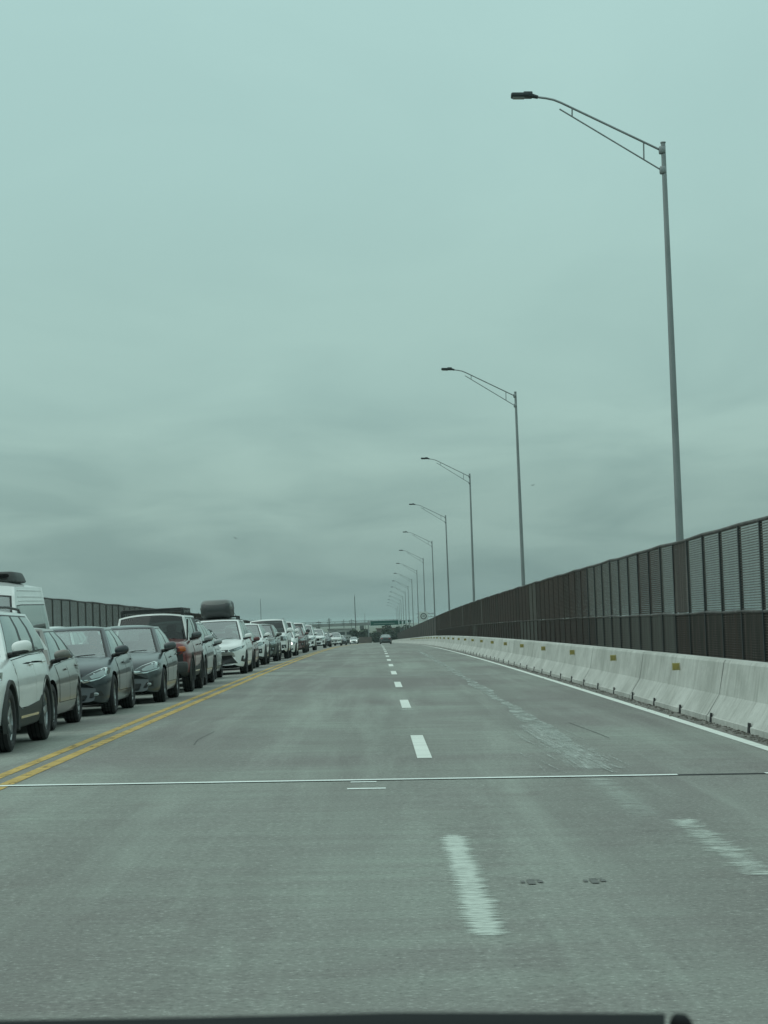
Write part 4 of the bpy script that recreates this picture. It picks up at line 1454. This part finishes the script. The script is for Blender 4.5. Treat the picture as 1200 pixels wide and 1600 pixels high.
    if det >= 1:
        zsill = smooth_interp(sp['bot'], 2.2, .05) + (.20 if not sp['clad'] else .26)
        # keep the front shut line behind the arch
        yf = max(y1, rcut + .10)
        doors = [[(yf, zsill), (yb - .008, zsill), (yb - .008, zs(yb) - .03), (yf - .02, zs(yf) - .05)],
                 [(yb + .008, zsill), (y2, zsill), (y2 + .03, wr + rcut * .5), (y2t, wr + rcut + .08), (y2t + .04, zs(y2t) - .04), (yb + .008, zs(yb) - .03)]]
        if kind == 'van':
            doors = [[(yf, zsill), (yf + 1.05, zsill), (yf + 1.05, zs(yf) - .05), (yf - .02, zs(yf) - .08)], [(yf + 1.1, zsill), (yf + 2.4, zsill), (yf + 2.4, zs(yf) - .05), (yf + 1.1, zs(yf) - .05)]]
        for sx in (1, -1):
            for pl in doors:
                cx_ = sum(p[0] for p in pl) / len(pl); cz_ = sum(p[1] for p in pl) / len(pl)
                dpo = decal(bvh, pl, 'S', .006, 'door', color, root, skirt=.004, cell=.12, sgn=sx)
                # shut line: thin dark rim just behind the door skin
                g_ = [(p[0] + math.copysign(.009, p[0] - cx_), p[1] + math.copysign(.009, p[1] - cz_)) for p in pl]
                decal(bvh, g_, 'S', .002, 'shut_line', M_under, dpo, skirt=.001, cell=.12, sgn=sx)
                hy = max(p[0] for p in pl) - .16; hz = zs(hy) - .13
                h = bvh.ray_cast(Vector((sx * 5, hy, hz)), Vector((-sx, 0, 0)))
                if h[0]:
                    hm = MB(); hm.rbox(h[0] + Vector((sx * .022, -.06, 0)), (.03, .20, .028), .5, None, 6)
                    hm.build('handle', color if kind != 'offroader' else M_black, dpo, smooth=60)
        if sp['clad']:
            for sx in (1, -1):
                zc0 = smooth_interp(sp['bot'], 2.2, .05) + .05
                decal(bvh, [(rcut + .06, zc0), (axles[1] - rcut - .06, zc0), (axles[1] - rcut - .06, zsill + .10), (axles[1] - rcut - .22, zsill + .04), (rcut + .30, zsill - .02), (rcut + .06, zsill + .03)],
                      'S', .014, 'sill_cladding', M_clad, root, skirt=.01, cell=.15, sgn=sx)
                decal(bvh, [(rcut + .22, zc0 + .085), (axles[1] - rcut - .30, zc0 + .085), (axles[1] - rcut - .30, zc0 + .115), (rcut + .22, zc0 + .115)], 'S', .020, 'sill_strip', M_chrome, root, skirt=.008, cell=.3, sgn=sx)
    # ---- front end
    FR = {'sedan': dict(hl=[(.37, .605), (.41, .55), (.62, .56), (.82, .62), (.85, .72), (.74, .765), (.54, .70)], gr=[(-.36, .66), (-.20, .42), (.20, .42), (.36, .66)],
                        lo=[(-.50, .375), (-.46, .275), (.46, .275), (.50, .375)], fog=[(.54, .30), (.72, .31), (.72, .42), (.60, .39)], plate=.47),
          'slant': dict(hl=[(.40, .60), (.46, .53), (.70, .58), (.84, .66), (.86, .755), (.76, .765), (.58, .69)], gr=[(-.46, .67), (-.30, .37), (.30, .37), (.46, .67)],
                        lo=[(-.50, .34), (-.46, .27), (.46, .27), (.50, .34)], fog=[(.54, .30), (.76, .32), (.72, .40), (.56, .37)], plate=.42),
          'suv': dict(hl=[(.44, .83), (.48, .72), (.74, .74), (.86, .80), (.87, .89), (.72, .90)], gr=[(-.44, .86), (-.36, .62), (.36, .62), (.44, .86)],
                      lo=[(-.54, .50), (-.48, .34), (.48, .34), (.54, .50)], fog=[(.60, .46), (.78, .46), (.78, .64), (.66, .62)], plate=.56),
          'minivan': dict(hl=[(.42, .74), (.48, .66), (.80, .78), (.88, .88), (.72, .84)], gr=[(-.42, .76), (-.42, .68), (.42, .68), (.42, .76)],
                          lo=[(-.50, .58), (-.66, .34), (.66, .34), (.50, .58)], fog=[(.74, .40), (.86, .36), (.86, .56), (.78, .56)], plate=.48),
          'fullsize': dict(hl=[(.60, 1.06), (.60, .84), (.86, .84), (.90, 1.06)], gr=[(-.56, 1.08), (-.50, .74), (.50, .74), (.56, 1.08)],
                           lo=[(-.52, .58), (-.46, .46), (.46, .46), (.52, .58)], fog=[(.64, .50), (.82, .50), (.82, .66), (.64, .66)], plate=.62),
          'offroader': dict(hl=[(.44, .98), (.44, .84), (.60, .84), (.62, .98)], gr=[(-.64, 1.0), (-.64, .82), (.64, .82), (.64, 1.0)],
                            lo=[(-.78, .66), (-.78, .46), (.78, .46), (.78, .66)], fog=[(.60, .62), (.60, .54), (.70, .54), (.70, .62)], plate=.60)}[front]
    hs = hw / .89
    sc_ = lambda pl, s=1: [(p[0] * hs * s, p[1]) for p in pl]
    bez = decal(bvh, sc_(FR['gr']), 'F', .010, 'grille', M_black, root, skirt=.02)
    if det >= 1:
        zlo, zhi = min(p[1] for p in FR['gr']), max(p[1] for p in FR['gr'])
        xg = max(p[0] for p in FR['gr']) * hs
        nb = 4 if zhi - zlo > .15 else 1
        for k in range(nb):
            z = zlo + (zhi - zlo) * (k + .6) / (nb + .2)
            xx = xg * (.55 + .40 * (z - zlo) / (zhi - zlo))
            decal(bvh, [(-xx, z - .008), (xx, z - .008), (xx, z + .008), (-xx, z + .008)], 'F', .022, 'grille_bar', M_clad if k else M_chrome, bez, skirt=.012)
        bm_ = MB()
        h = bvh.ray_cast(Vector((0, -9, zlo + (zhi - zlo) * .7)), Vector((0, 1, 0)))
        if h[0]: bm_.rbox(h[0] - Vector((0, .03, 0)), (.13, .03, .10), .7, None, 8); bm_.build('badge', M_chrome, bez, smooth=60)
    decal(bvh, sc_(FR['lo']), 'F', .008, 'lower_intake', M_black, root, skirt=.02)
    if det >= 1:
        zl0, zl1 = min(p[1] for p in FR['lo']), max(p[1] for p in FR['lo'])
        pz = FR['plate']
        h = bvh.ray_cast(Vector((0, -9, pz)), Vector((0, 1, 0)))
        if h[0]:
            pm = MB(); pm.box(h[0] - Vector((0, .022, 0)), (.31, .012, .15)); pm.build('licence_plate', M_platew, root)
    for sx in (1, -1):
        pl = [(p[0] * hs * sx, p[1]) for p in FR['hl']]
        c = (sum(p[0] for p in pl) / len(pl), sum(p[1] for p in pl) / len(pl))
        hb = decal(bvh, pl, 'F', .010, 'headlight', M_chrome if det >= 1 else M_lampd, root, lim=.40, skirt=.02, cell=.05)
        if det >= 1:
            mid = [(c[0] + (p[0] - c[0]) * .93, c[1] + (p[1] - c[1]) * .84 + .003) for p in pl]
            decal(bvh, mid, 'F', .0135, 'bezel', M_lampd, hb, lim=.40, skirt=.008, cell=.05)
        inn = [(c[0] + abs(c[0]) / c[0] * .05 + (p[0] - c[0]) * .58, c[1] + .01 + (p[1] - c[1]) * .60) for p in pl]
        decal(bvh, inn, 'F', .018, 'lens', M_lamp, hb, lim=.40, skirt=.01, cell=.05)
        if lit:
            h = bvh.ray_cast(Vector((c[0], -9, c[1])), Vector((0, 1, 0)))
            if h[0]:
                lm = MB(); lm.rbox(h[0] - Vector((0, .03, 0)), (.17, .04, .13), .9, None, 8); lm.build('lit_bulb', M_lit, hb, smooth=60)
        pl = [(p[0] * hs * sx, p[1]) for p in FR['fog']]
        fb = decal(bvh, pl, 'F', .010, 'fog_light', M_black, root, lim=.35, skirt=.02, cell=.06)
        c = (sum(p[0] for p in pl) / len(pl), sum(p[1] for p in pl) / len(pl))
        h = bvh.ray_cast(Vector((c[0], -9, c[1])), Vector((0, 1, 0)))
        if h[0] and det >= 1:
            lm = MB(); lm.rbox(h[0] - Vector((0, .018, 0)), (.09, .02, .055), .8, None, 6); lm.build('fog_lens', M_lamp, fb, smooth=60)
        if det >= 1:   # bonnet shut line running from the headlight to the windscreen
            pass
    # ---- tail
    tz = beltz(L - fx - .2)
    for sx in (1, -1):
        decal(bvh, [(sx * hw * .50, tz - .10), (sx * hw * .86, tz - .08), (sx * hw * .88, tz - .24), (sx * hw * .54, tz - .22)], 'B', .012, 'tail_light', M_red, root, lim=.25, skirt=.02)
    decal(bvh, [(-.26, tz - .30), (.26, tz - .30), (.24, tz - .16), (-.24, tz - .16)], 'B', .008, 'number_plate_recess', M_black, root)
    decal(bvh, [(-hw * .7, .48), (-hw * .62, .36), (hw * .62, .36), (hw * .7, .48)], 'B', .008, 'rear_bumper_trim', M_black, root)
    # ---- wipers
    if det >= 1:
        for x0 in (-.45, .15):
            wm = MB()
            pa = wind(x0 * .9, .03) + Vector((0, -.03, .012)); pb = wind(x0 * .9 + .55, .10) + Vector((0, -.03, .014))
            wm.tube([pa, (pa + pb) / 2 + Vector((0, -.01, .012)), pb], .008, 5); wm.build('wiper', M_black, root)
    # ---- roof rails
    if rails:
        for sx in (1, -1):
            rm = MB()
            pts = [rp(.10, sx * .93) + Vector((0, 0, .0)), rp(.14, sx * .93) + Vector((0, 0, .045)), rp(.5, sx * .93) + Vector((0, 0, .055)), rp(.88, sx * .93) + Vector((0, 0, .045)), rp(.93, sx * .93)]
            rm.tube(pts, .016, 8); rm.build('roof_rail', M_black if rails == 'black' else M_galv, root, smooth=50)
    # ---- interior
    if det >= 2 and kind != 'van':
        bz = beltz(1.5)
        ys_ = (a0[0] + a1[0]) / 2 + .85
        for sx in (1, -1):
            sm = MB(); tl = Matrix.Rotation(R(-14), 3, 'X')
            sm.rbox((sx * .37, ys_, bz - .08), (.46, .16, .56), .45, tl, 8)
            sm.rbox((sx * .37, ys_ + .055, bz + .27), (.24, .10, .17), .6, tl, 8)
            sm.tube([(sx * .37 - .05, ys_ + .04, bz + .1), (sx * .37 - .05, ys_ + .055, bz + .25)], .008, 5)
            sm.build('seat', M_seat2 if color in (P_champ, P_white) else M_seat, root, smooth=60)
        sm = MB()
        if ys_ + .8 < b1[0] + .3:
            sm.rbox((0, min(ys_ + .85, b1[0] + .1), bz - .05), (1.25, .18, .50), .4, Matrix.Rotation(R(-16), 3, 'X'), 8); sm.build('rear_seat', M_seat, root, smooth=60)
        sm = MB(); sm.rbox((0, a0[0] + .30, bz - .04), (2 * wb * .93, .55, .16), .3, None, 8); sm.build('dashboard', M_seat, root, smooth=60)
        sm = MB(); c = Vector((.37, a0[0] + .66, bz + .03)); rt_ = Matrix.Rotation(R(62), 3, 'X')
        pts = [c + rt_ @ Vector((.18 * math.cos(a), .18 * math.sin(a), 0)) for a in [2 * PI * k / 20 for k in range(21)]]
        sm.tube(pts, .014, 6, caps=False); sm.rbox(c, (.13, .05, .10), .6, None, 6); sm.build('steering_wheel', M_seat, root, smooth=60)
    if face > 0:
        root.location = p0
    root['_x'] = 0
    del root['_x']
    if kind == 'van':
        for sx in (1, -1):
            for v in (.73, .81, .93):
                gm = MB(); gm.tube([side(.08 + .86 * k / 8, v, sx) for k in range(9)], .012, 6); gm.build('body_rib', color, root, smooth=50)
    return root, dict(rp=rp, zr=zr, wt=wt, fx=fx, a1=a1, b1=b1, hw=hw, bvh=bvh, beltz=beltz, a0=a0, M=root)


# nearest: white crossover, most of its nose out of frame at left
c1, i1 = car('suv', 27.0, -4.34, P_white, 'white crossover with black cladding, nearest of the queue, cut off by the left frame edge', rails='black', front='suv', name='crossover_car', scale=1.06)
c2, i2 = car('sedan', 32.8, -4.66, P_champ, 'greyish beige sedan between the nearest white crossover and the dark slate sedan', name='sedan_car', front='sedan', over=dict(style='ten'), scale=1.045)
c3, i3 = car('sedan', 38.6, -4.44, P_slate, 'dark slate grey sedan with a driver visible behind the windscreen, third in the queue', name='sedan_car', front='slant', scale=1.045)
c4, i4 = car('sedan', 44.0, -4.10, P_gun, 'medium grey sedan with bright headlight surround, directly in front of the red off-roader', name='sedan_car', front='sedan', scale=1.045)
c5, i5 = car('offroader', 51.0, -4.13, P_maroon, 'dark red boxy off-roader with white roof and black roof rack, fifth in the queue', roofcolor=P_pearl, name='offroad_car', front='offroader', cat='off-roader')
c6, i6 = car('suv', 56.9, -4.28, P_silver, 'silver crossover squeezed behind the red off-roader, sixth in the queue', name='crossover_car', front='suv', rails='grey', over=dict(clad=False))
c7, i7 = car('hatch', 63.4, -4.50, P_silver, 'small silver hatchback, only its side showing, between silver crossover and white minivan', name='hatchback_car', front='sedan')
c8, i8 = car('minivan', 70.3, -4.02, P_white, 'white minivan carrying a dark roof box, eighth in the queue', name='minivan', front='minivan', cat='minivan')
c9, i9 = car('sedan', 79.6, -4.28, P_red, 'dark red sedan showing only a strip of side and mirror behind the white minivan', name='sedan_car', front='sedan', det=1)
c10, _ = car('suv', 88.0, -4.30, P_white, 'white crossover behind the dark red sedan, left of the olive grey one', name='crossover_car', front='suv', det=1)
c11, _ = car('suv', 97.6, -4.25, P_olive, 'olive grey crossover between two white vehicles in the middle of the queue', name='crossover_car', front='suv', det=1)
c12, _ = car('fullsize', 106.0, -4.12, P_white, 'tall white full-size suv in mid queue, its roof the highest behind the minivan', name='large_suv', front='fullsize', det=1, rails='grey', cat='large suv')
c13, _ = car('hatch', 118.6, -4.20, P_pearl, 'white small car with one glaring headlight, just behind the tallest white vehicle', name='hatchback_car', front='sedan', det=1, lit=True)
c14, _ = car('fullsize', 126.5, -4.5, P_white, 'big white vehicle behind the small car with the glaring headlight', name='large_suv', front='fullsize', det=1, cat='large suv')
c15, _ = car('suv', 135.0, -4.22, P_brown, 'reddish brown crossover in the far part of the queue', name='crossover_car', front='suv', det=1)
c16, _ = car('fullsize', 143.5, -4.4, P_dark, 'dark vehicle with a white roof between the reddish brown crossover and a white one', roofcolor=P_white, name='large_suv', front='fullsize', det=1, cat='large suv')
c17, _ = car('suv', 157.0, -4.25, P_white, 'white tall crossover in the far queue, just beyond the dark white-roofed vehicle', name='crossover_car', front='suv', det=0, over=dict(zr=1.82, ws1=(1.75, 1.75), rt=(4.0, 1.74)))
c18, _ = car('suv', 190.0, -4.30, P_white, 'white crossover with black grille, third from the far end of the visible queue', name='crossover_car', front='suv', det=1)
c19, _ = car('sedan', 212.0, -4.30, P_dark, 'dark sedan tucked between two white cars at the far end of the queue', name='sedan_car', front='sedan', det=0)
c20, _ = car('suv', 276.0, -4.30, P_pearl, 'white car facing the camera at the far end of the queue, nearest to the crest', name='crossover_car', front='sedan', det=1)
c21, _ = car('sedan', 318.0, -4.30, P_dark, 'small dark car just right of the last white car, near the crest', name='sedan_car', front='sedan', det=0)
c22, _ = car('hatch', 470.0, -4.10, P_white, 'tiny distant white car with its headlights on, alone beyond the crest', name='hatchback_car', front='sedan', det=0, lit=True, group='cars far ahead beyond the crest')
c23, _ = car('sedan', 344.0, 1.2, P_gun, 'small grey car driving away in the empty lanes below the green sign', name='sedan_car', front='sedan', det=1, face=1, group='cars far ahead beyond the crest')
# far lane of the queue
cv, iv = car('van', 48.9, -7.62, P_white, 'white high-roof van with roof air conditioner at the left edge, beyond the white crossover', name='high_roof_van', cat='van', front='fullsize', det=1, group='vehicles in the far queue lane', scale=1.03)
cw, _ = car('suv', 58.0, -7.6, P_white, 'white vehicle of which only the roof shows above the two grey sedans', name='crossover_car', front='suv', det=1, rails='grey', group='vehicles in the far queue lane', over=dict(zr=1.70))
random.seed(5)

# roof air conditioner on the van
ac_ = MB()
rpv = iv['rp']
zc_ = rpv(.45, 0).z
ac_.rbox((0, rpv(.45, 0).y + .4, zc_ + .075), (1.40, 1.7, .26), .28, None, 12, 0, .14)
aco = ac_.build('air_conditioner', M_clad, cv, smooth=50)
ac_ = MB(); ac_.rbox((.35, rpv(.45, 0).y - .43, zc_ + .10), (.34, .06, .09), .6, None, 8); ac_.rbox((-.35, rpv(.45, 0).y - .43, zc_ + .10), (.34, .06, .09), .6, None, 8)
ac_.build('vent', M_under, aco, smooth=60)


def place_on(root_src, label, name, cat, group=None):
    """a separate thing that rests on a vehicle: same transform as the vehicle, its own root"""
    t = thing(name, label, cat, root_src.location, 0, group)
    t.rotation_euler = root_src.rotation_euler
    t.scale = root_src.scale
    return t


decal(i5['bvh'], [(-.86, .90), (-.88, .44), (.88, .44), (.86, .90)], 'F', .006, 'front_fascia', M_black, c5, lim=.5, skirt=.02)
# roof rack on the off-roader (bolted on: part)
rp5 = i5['rp']
rk = MB()
zz = rp5(.5, 0).z - .05
ya, yb_ = rp5(.12, 0).y, rp5(.86, 0).y
wx = i5['wt'] * .93
for sx in (1, -1):
    rk.tube([(sx * wx, ya, zz + .10), (sx * wx, yb_, zz + .10)], .018, 8)
    rk.tube([(sx * wx, ya, zz + .15), (sx * wx, yb_, zz + .15)], .018, 8)
    for k in range(6):
        y = ya + (yb_ - ya) * k / 5
        rk.tube([(sx * wx, y, zz - .06), (sx * wx, y, zz + .15)], .014, 6)
rk.tube([(-wx, ya, zz + .10), (wx, ya, zz + .10)], .018, 8); rk.tube([(-wx, ya - .02, zz + .15), (wx, ya - .02, zz + .15)], .02, 8)
rk.tube([(-wx, yb_, zz + .15), (wx, yb_, zz + .15)], .018, 8)
for k in range(7):
    y = ya + (yb_ - ya) * (k + .5) / 7
    rk.tube([(-wx, y, zz + .10), (wx, y, zz + .10)], .011, 6)
rk.tube([(-wx, ya, zz + .12), (wx * .6, ya, zz + .12)], .022, 8)
for sx in (1, -1):
    rk.rbox((sx * wx, ya, zz + .06), (.07, .10, .20), .4)
rk.build('roof_rack', M_black, c5, smooth=50)
for sx in (1, -1):
    am = MB()
    h = i5['bvh'].ray_cast(Vector((sx * i5['hw'] * .86, -9, .98)), Vector((0, 1, 0)))
    h2 = i5['bvh'].ray_cast(Vector((sx * 5, -.50, 1.00)), Vector((-sx, 0, 0)))
    am.rbox(h[0] + Vector((-sx * .05, -.02, -.02)), (.20, .12, .12), .5, None, 8)
    am.build('turn_signal', M_amber, c5, smooth=60)
    bp_ = MB(); bp_.rbox((sx * .60, -i5['fx'] - .02, .56), (.62, .26, .26), .35, None, 8); bp_.build('bumper_corner', M_clad, c5, smooth=50)
sp_ = MB(); sp_.tube([(i5['hw'] * .86, .35, 1.15), (i5['hw'] * .88, .42, 1.62)], .02, 8); sp_.build('aerial', M_black, c5)

# roof box on the minivan: a thing of its own
bx = place_on(c8, 'dark grey roof cargo box strapped on top of the white minivan', 'roof_box', 'roof box')
rp8 = i8['rp']
zz = rp8(.35, 0).z
mbx = MB()
prof = []
yl0 = rp8(.0, 0).y + .35; Lb = 2.0
vs, fs = [], []
nyb, na = 16, 24
for j in range(nyb + 1):
    t = j / nyb
    k_ = min(1, (math.sin(PI * min(max(t, 0), 1)) ** .35 if 0 < t < 1 else 0))
    wv = .52 * (.62 + .38 * k_); hv = .30 * (.30 + .70 * k_)
    for i in range(na):
        a = 2 * PI * i / na
        ca, sa = math.cos(a), math.sin(a)
        x = math.copysign(abs(ca) ** .32, ca) * wv
        z = math.copysign(abs(sa) ** .40, sa) * hv
        vs.append((x, yl0 + Lb * t, zz - .01 + .30 + z))
for j in range(nyb):
    for i in range(na):
        fs.append((j * na + i, j * na + (i + 1) % na, (j + 1) * na + (i + 1) % na, (j + 1) * na + i))
fs += [tuple(range(na)), tuple(nyb * na + i for i in range(na))]
mbx.add(vs, fs)
M_box = mat('roof_box_plastic', (0.035, 0.040, 0.040), 0.45)
M_boxlid = mat('roof_box_lid', (0.12, 0.13, 0.12), 0.35, coat=0.4)
shell = mbx.build('shell', M_box, bx, smooth=50)
mbx = MB(); mbx.rbox((0, yl0 + Lb / 2 - .01, zz + .43), (1.08, Lb + .03, .38), .40, None, 12, 0, .16); mbx.build('lid', M_boxlid, bx, smooth=50)
mbx = MB()
for y in (yl0 + .45, yl0 + 1.5):
    mbx.tube([(-.66, y, zz + .05), (.66, y, zz + .05)], .02, 8)
    for sx in (1, -1):
        mbx.rbox((sx * .64, y, zz + .01), (.06, .08, .12), .5, None, 6)
mbx.build('crossbar', M_black, bx, smooth=50)
mbx = MB()
mbx.tube([(.53, yl0 + .3, zz + .24), (.62, yl0 + .3, zz + .06), (.80, yl0 + .32, zz - .16)], .006, 5)
mbx.tube([(-.53, yl0 + .3, zz + .24), (-.70, yl0 + .3, zz + .02)], .006, 5)
mbx.build('strap', M_black, bx)

# ------------------------------------------------------------------ driver of the dark sedan
def driver(root_src, info, label):
    t = place_on(root_src, label, 'person', 'person')
    bz = info['beltz'](1.0)
    ys_ = (info['a0'][0] + info['a1'][0]) / 2 + .85
    cx = .37
    me = bpy.data.meshes.new('person_body')
    J = {'pel': (cx, ys_ - .18, bz - .42), 'wai': (cx, ys_ - .14, bz - .24), 'che': (cx, ys_ - .10, bz - .04), 'nkb': (cx, ys_ - .09, bz + .10), 'nk': (cx, ys_ - .10, bz + .17), 'hd0': (cx, ys_ - .115, bz + .23), 'hd': (cx, ys_ - .12, bz + .30), 'hdt': (cx, ys_ - .11, bz + .375),
         'nose': (cx, ys_ - .205, bz + .275)}
    rad = {'pel': .15, 'wai': .135, 'che': .15, 'nkb': .075, 'nk': .058, 'hd0': .066, 'hd': .088, 'hdt': .070, 'nose': .018}
    E = [('pel', 'wai'), ('wai', 'che'), ('che', 'nkb'), ('nkb', 'nk'), ('nk', 'hd0'), ('hd0', 'hd'), ('hd', 'hdt'), ('hd', 'nose')]
    for sx, s in ((1, 'L'), (-1, 'R')):
        J['sh' + s] = (cx + sx * .185, ys_ - .10, bz + .03); rad['sh' + s] = .062
        J['el' + s] = (cx + sx * .25, ys_ - .22, bz - .20); rad['el' + s] = .045
        J['wr' + s] = (cx + sx * .17, ys_ - .42, bz - .02); rad['wr' + s] = .028
        J['pm' + s] = (cx + sx * .155, ys_ - .49, bz + .02); rad['pm' + s] = .030
        E += [('che', 'sh' + s), ('sh' + s, 'el' + s), ('el' + s, 'wr' + s), ('wr' + s, 'pm' + s)]
        for q in range(4):
            a = 'f%d%s' % (q, s); b = 'g%d%s' % (q, s)
            J[a] = (cx + sx * (.150 + .008 * q), ys_ - .53, bz + .055 - .022 * q); rad[a] = .009
            J[b] = (cx + sx * (.128 + .006 * q), ys_ - .545, bz + .052 - .022 * q); rad[b] = .008
            E += [('pm' + s, a), (a, b)]
        J['th' + s] = (cx + sx * .12, ys_ - .50, bz + .055); rad['th' + s] = .010
        E += [('pm' + s, 'th' + s)]
        J['hp' + s] = (cx + sx * .10, ys_ - .22, bz - .46); rad['hp' + s] = .09
        J['kn' + s] = (cx + sx * .14, ys_ - .66, bz - .40); rad['kn' + s] = .065
        J['an' + s] = (cx + sx * .13, ys_ - .86, bz - .66); rad['an' + s] = .045
        E += [('pel', 'hp' + s), ('hp' + s, 'kn' + s), ('kn' + s, 'an' + s)]
    keys = list(J)
    me.from_pydata([J[k] for k in keys], [(keys.index(a), keys.index(b)) for a, b in E], [])
    o = bpy.data.objects.new('tmp_person', me); COL.objects.link(o)
    md = o.modifiers.new('s', 'SKIN'); md.use_smooth_shade = True
    for i, k in enumerate(keys):
        me.skin_vertices[0].data[i].radius = (rad[k], rad[k]) if k not in ('che', 'wai', 'pel') else (rad[k] * 1.15, rad[k] * .75)
        me.skin_vertices[0].data[i].use_root = (k == 'pel')
    o.modifiers.new('u', 'SUBSURF').levels = 1
    dg = bpy.context.evaluated_depsgraph_get()
    m2 = bpy.data.meshes.new_from_object(o.evaluated_get(dg)); m2.name = 'body'
    bpy.data.objects.remove(o)
    m2.materials.clear(); m2.materials.append(M_skin); m2.materials.append(M_shirt)
    for p in m2.polygons:
        p.use_smooth = True
        p.material_index = 0 if (p.center.z > bz + .14 or p.center.y < ys_ - .42 and p.center.z > bz - .1) else 1
    link(bpy.data.objects.new('body', m2), t)
    hm = MB(); hm.rbox((cx, ys_ - .085, bz + .345), (.185, .20, .17), .85, None, 12); hm.build('hair', M_hair, t, smooth=60)
    ey = MB()
    for sx in (1, -1):
        ey.rbox((cx + sx * .032, ys_ - .198, bz + .305), (.028, .018, .012), .9, None, 6)
    ey.rbox((cx, ys_ - .190, bz + .235), (.05, .02, .012), .9, None, 6)
    ey.build('face_features', M_hair, t, smooth=60)
    return t


driver(c3, i3, 'driver seen as a dark silhouette behind the windscreen of the dark slate grey sedan')

# ------------------------------------------------------------------ our own dashboard along the bottom edge
mb = MB()
prof_x = [(-.40, 1.2780), (-.1407, 1.2864), (-.0736, 1.2850), (.0024, 1.2840), (.0955, 1.2802)]
vs = []
row = [(.86, -.03), (.83, -.009), (.80, .0), (.76, .0005), (.70, -.006), (.58, -.05), (.50, -.12), (.52, -.25), (.86, -.25)]
for (x, z0_) in prof_x:
    for (yy, zz_) in row:
        vs.append((x * (yy / .8 if yy < .8 else 1), yy, z0_ + zz_))
n_ = len(row)
fs = [(i * n_ + j, i * n_ + (j + 1) % n_, (i + 1) * n_ + (j + 1) % n_, (i + 1) * n_ + j) for i in range(len(prof_x) - 1) for j in range(n_)]
fs += [tuple(range(n_)), tuple((len(prof_x) - 1) * n_ + j for j in range(n_))]
mb.add(vs, fs)
M_dash = mat('dashboard_vinyl', (0.004, 0.005, 0.006), 0.85, spec=0.15)
db = mb.build('dashboard', M_dash, smooth=50)
tag(db, 'black dashboard edge of our own car along the bottom of the photo', 'dashboard')
mb = MB()
mb.rbox((.1008, .80, 1.2728), (.0095, .03, .0130), .5, Matrix.Rotation(R(8), 3, 'Y'), 8, 0, .35)
mb.build('corner_knob', M_dash, db, smooth=50)

# ------------------------------------------------------------------ birds
M_bird = mat('bird_plumage', (0.02, 0.022, 0.022), 0.8)
for pxl, py, lab, a in ((368, 841, 'tiny dark bird in the sky above the roof box minivan', 0.5), (833, 758, 'tiny dark bird in the sky right of the second street lamp', -0.2)):
    z, x = zat(py, 260, pxl)
    bmb = MB()
    rot = Matrix.Rotation(a, 3, 'Y')
    bmb.rbox((0, 0, 0), (.10, .26, .09), .9, rot, 8)
    bmb.rbox((0, -.14, .02), (.06, .09, .06), .9, rot, 6)
    for sx in (1, -1):
        P_ = [rot @ Vector(v) for v in ((sx * .03, -.06, .02), (sx * .14, -.03, .07), (sx * .26, .02, .03), (sx * .13, .07, .06), (sx * .03, .08, .02))]
        bmb.add(P_ + [q + Vector((0, 0, -.012)) for q in P_], [(0, 1, 2, 3, 4), (9, 8, 7, 6, 5), (0, 5, 6, 1), (1, 6, 7, 2), (2, 7, 8, 3), (3, 8, 9, 4)])
    bmb.add([rot @ Vector(v) for v in ((-.03, .11, 0), (.03, .11, 0), (.05, .22, 0), (-.05, .22, 0), (-.03, .11, -.012), (.03, .11, -.012), (.05, .22, -.012), (-.05, .22, -.012))], [(0, 1, 2, 3), (7, 6, 5, 4), (0, 4, 5, 1), (1, 5, 6, 2), (2, 6, 7, 3), (3, 7, 4, 0)])
    bo_ = bmb.build('bird', M_bird, smooth=50); bo_.location = (x, 260, z)
    tag(bo_, lab, 'bird')

# ------------------------------------------------------------------ haze
hz = MB()
hz.box((0, 0, (GROUND_Z - 1 + 16) / 2), (2 * G + 400, 2 * G + 400, 16 - GROUND_Z + 1))
hzm = bpy.data.materials.new('haze'); hzm.use_nodes = True
t = hzm.node_tree; t.nodes.clear()
pv = t.nodes.new('ShaderNodeVolumePrincipled'); pv.inputs['Color'].default_value = (0.80, 0.96, 0.94, 1); pv.inputs['Density'].default_value = 0.00012
t.links.new(pv.outputs[0], t.nodes.new('ShaderNodeOutputMaterial').inputs['Volume'])
hzo = hz.build('haze', hzm); hzo['kind'] = 'stuff'; hzo['label'] = 'thin pale air over the whole bridge and plain'; hzo['category'] = 'haze'
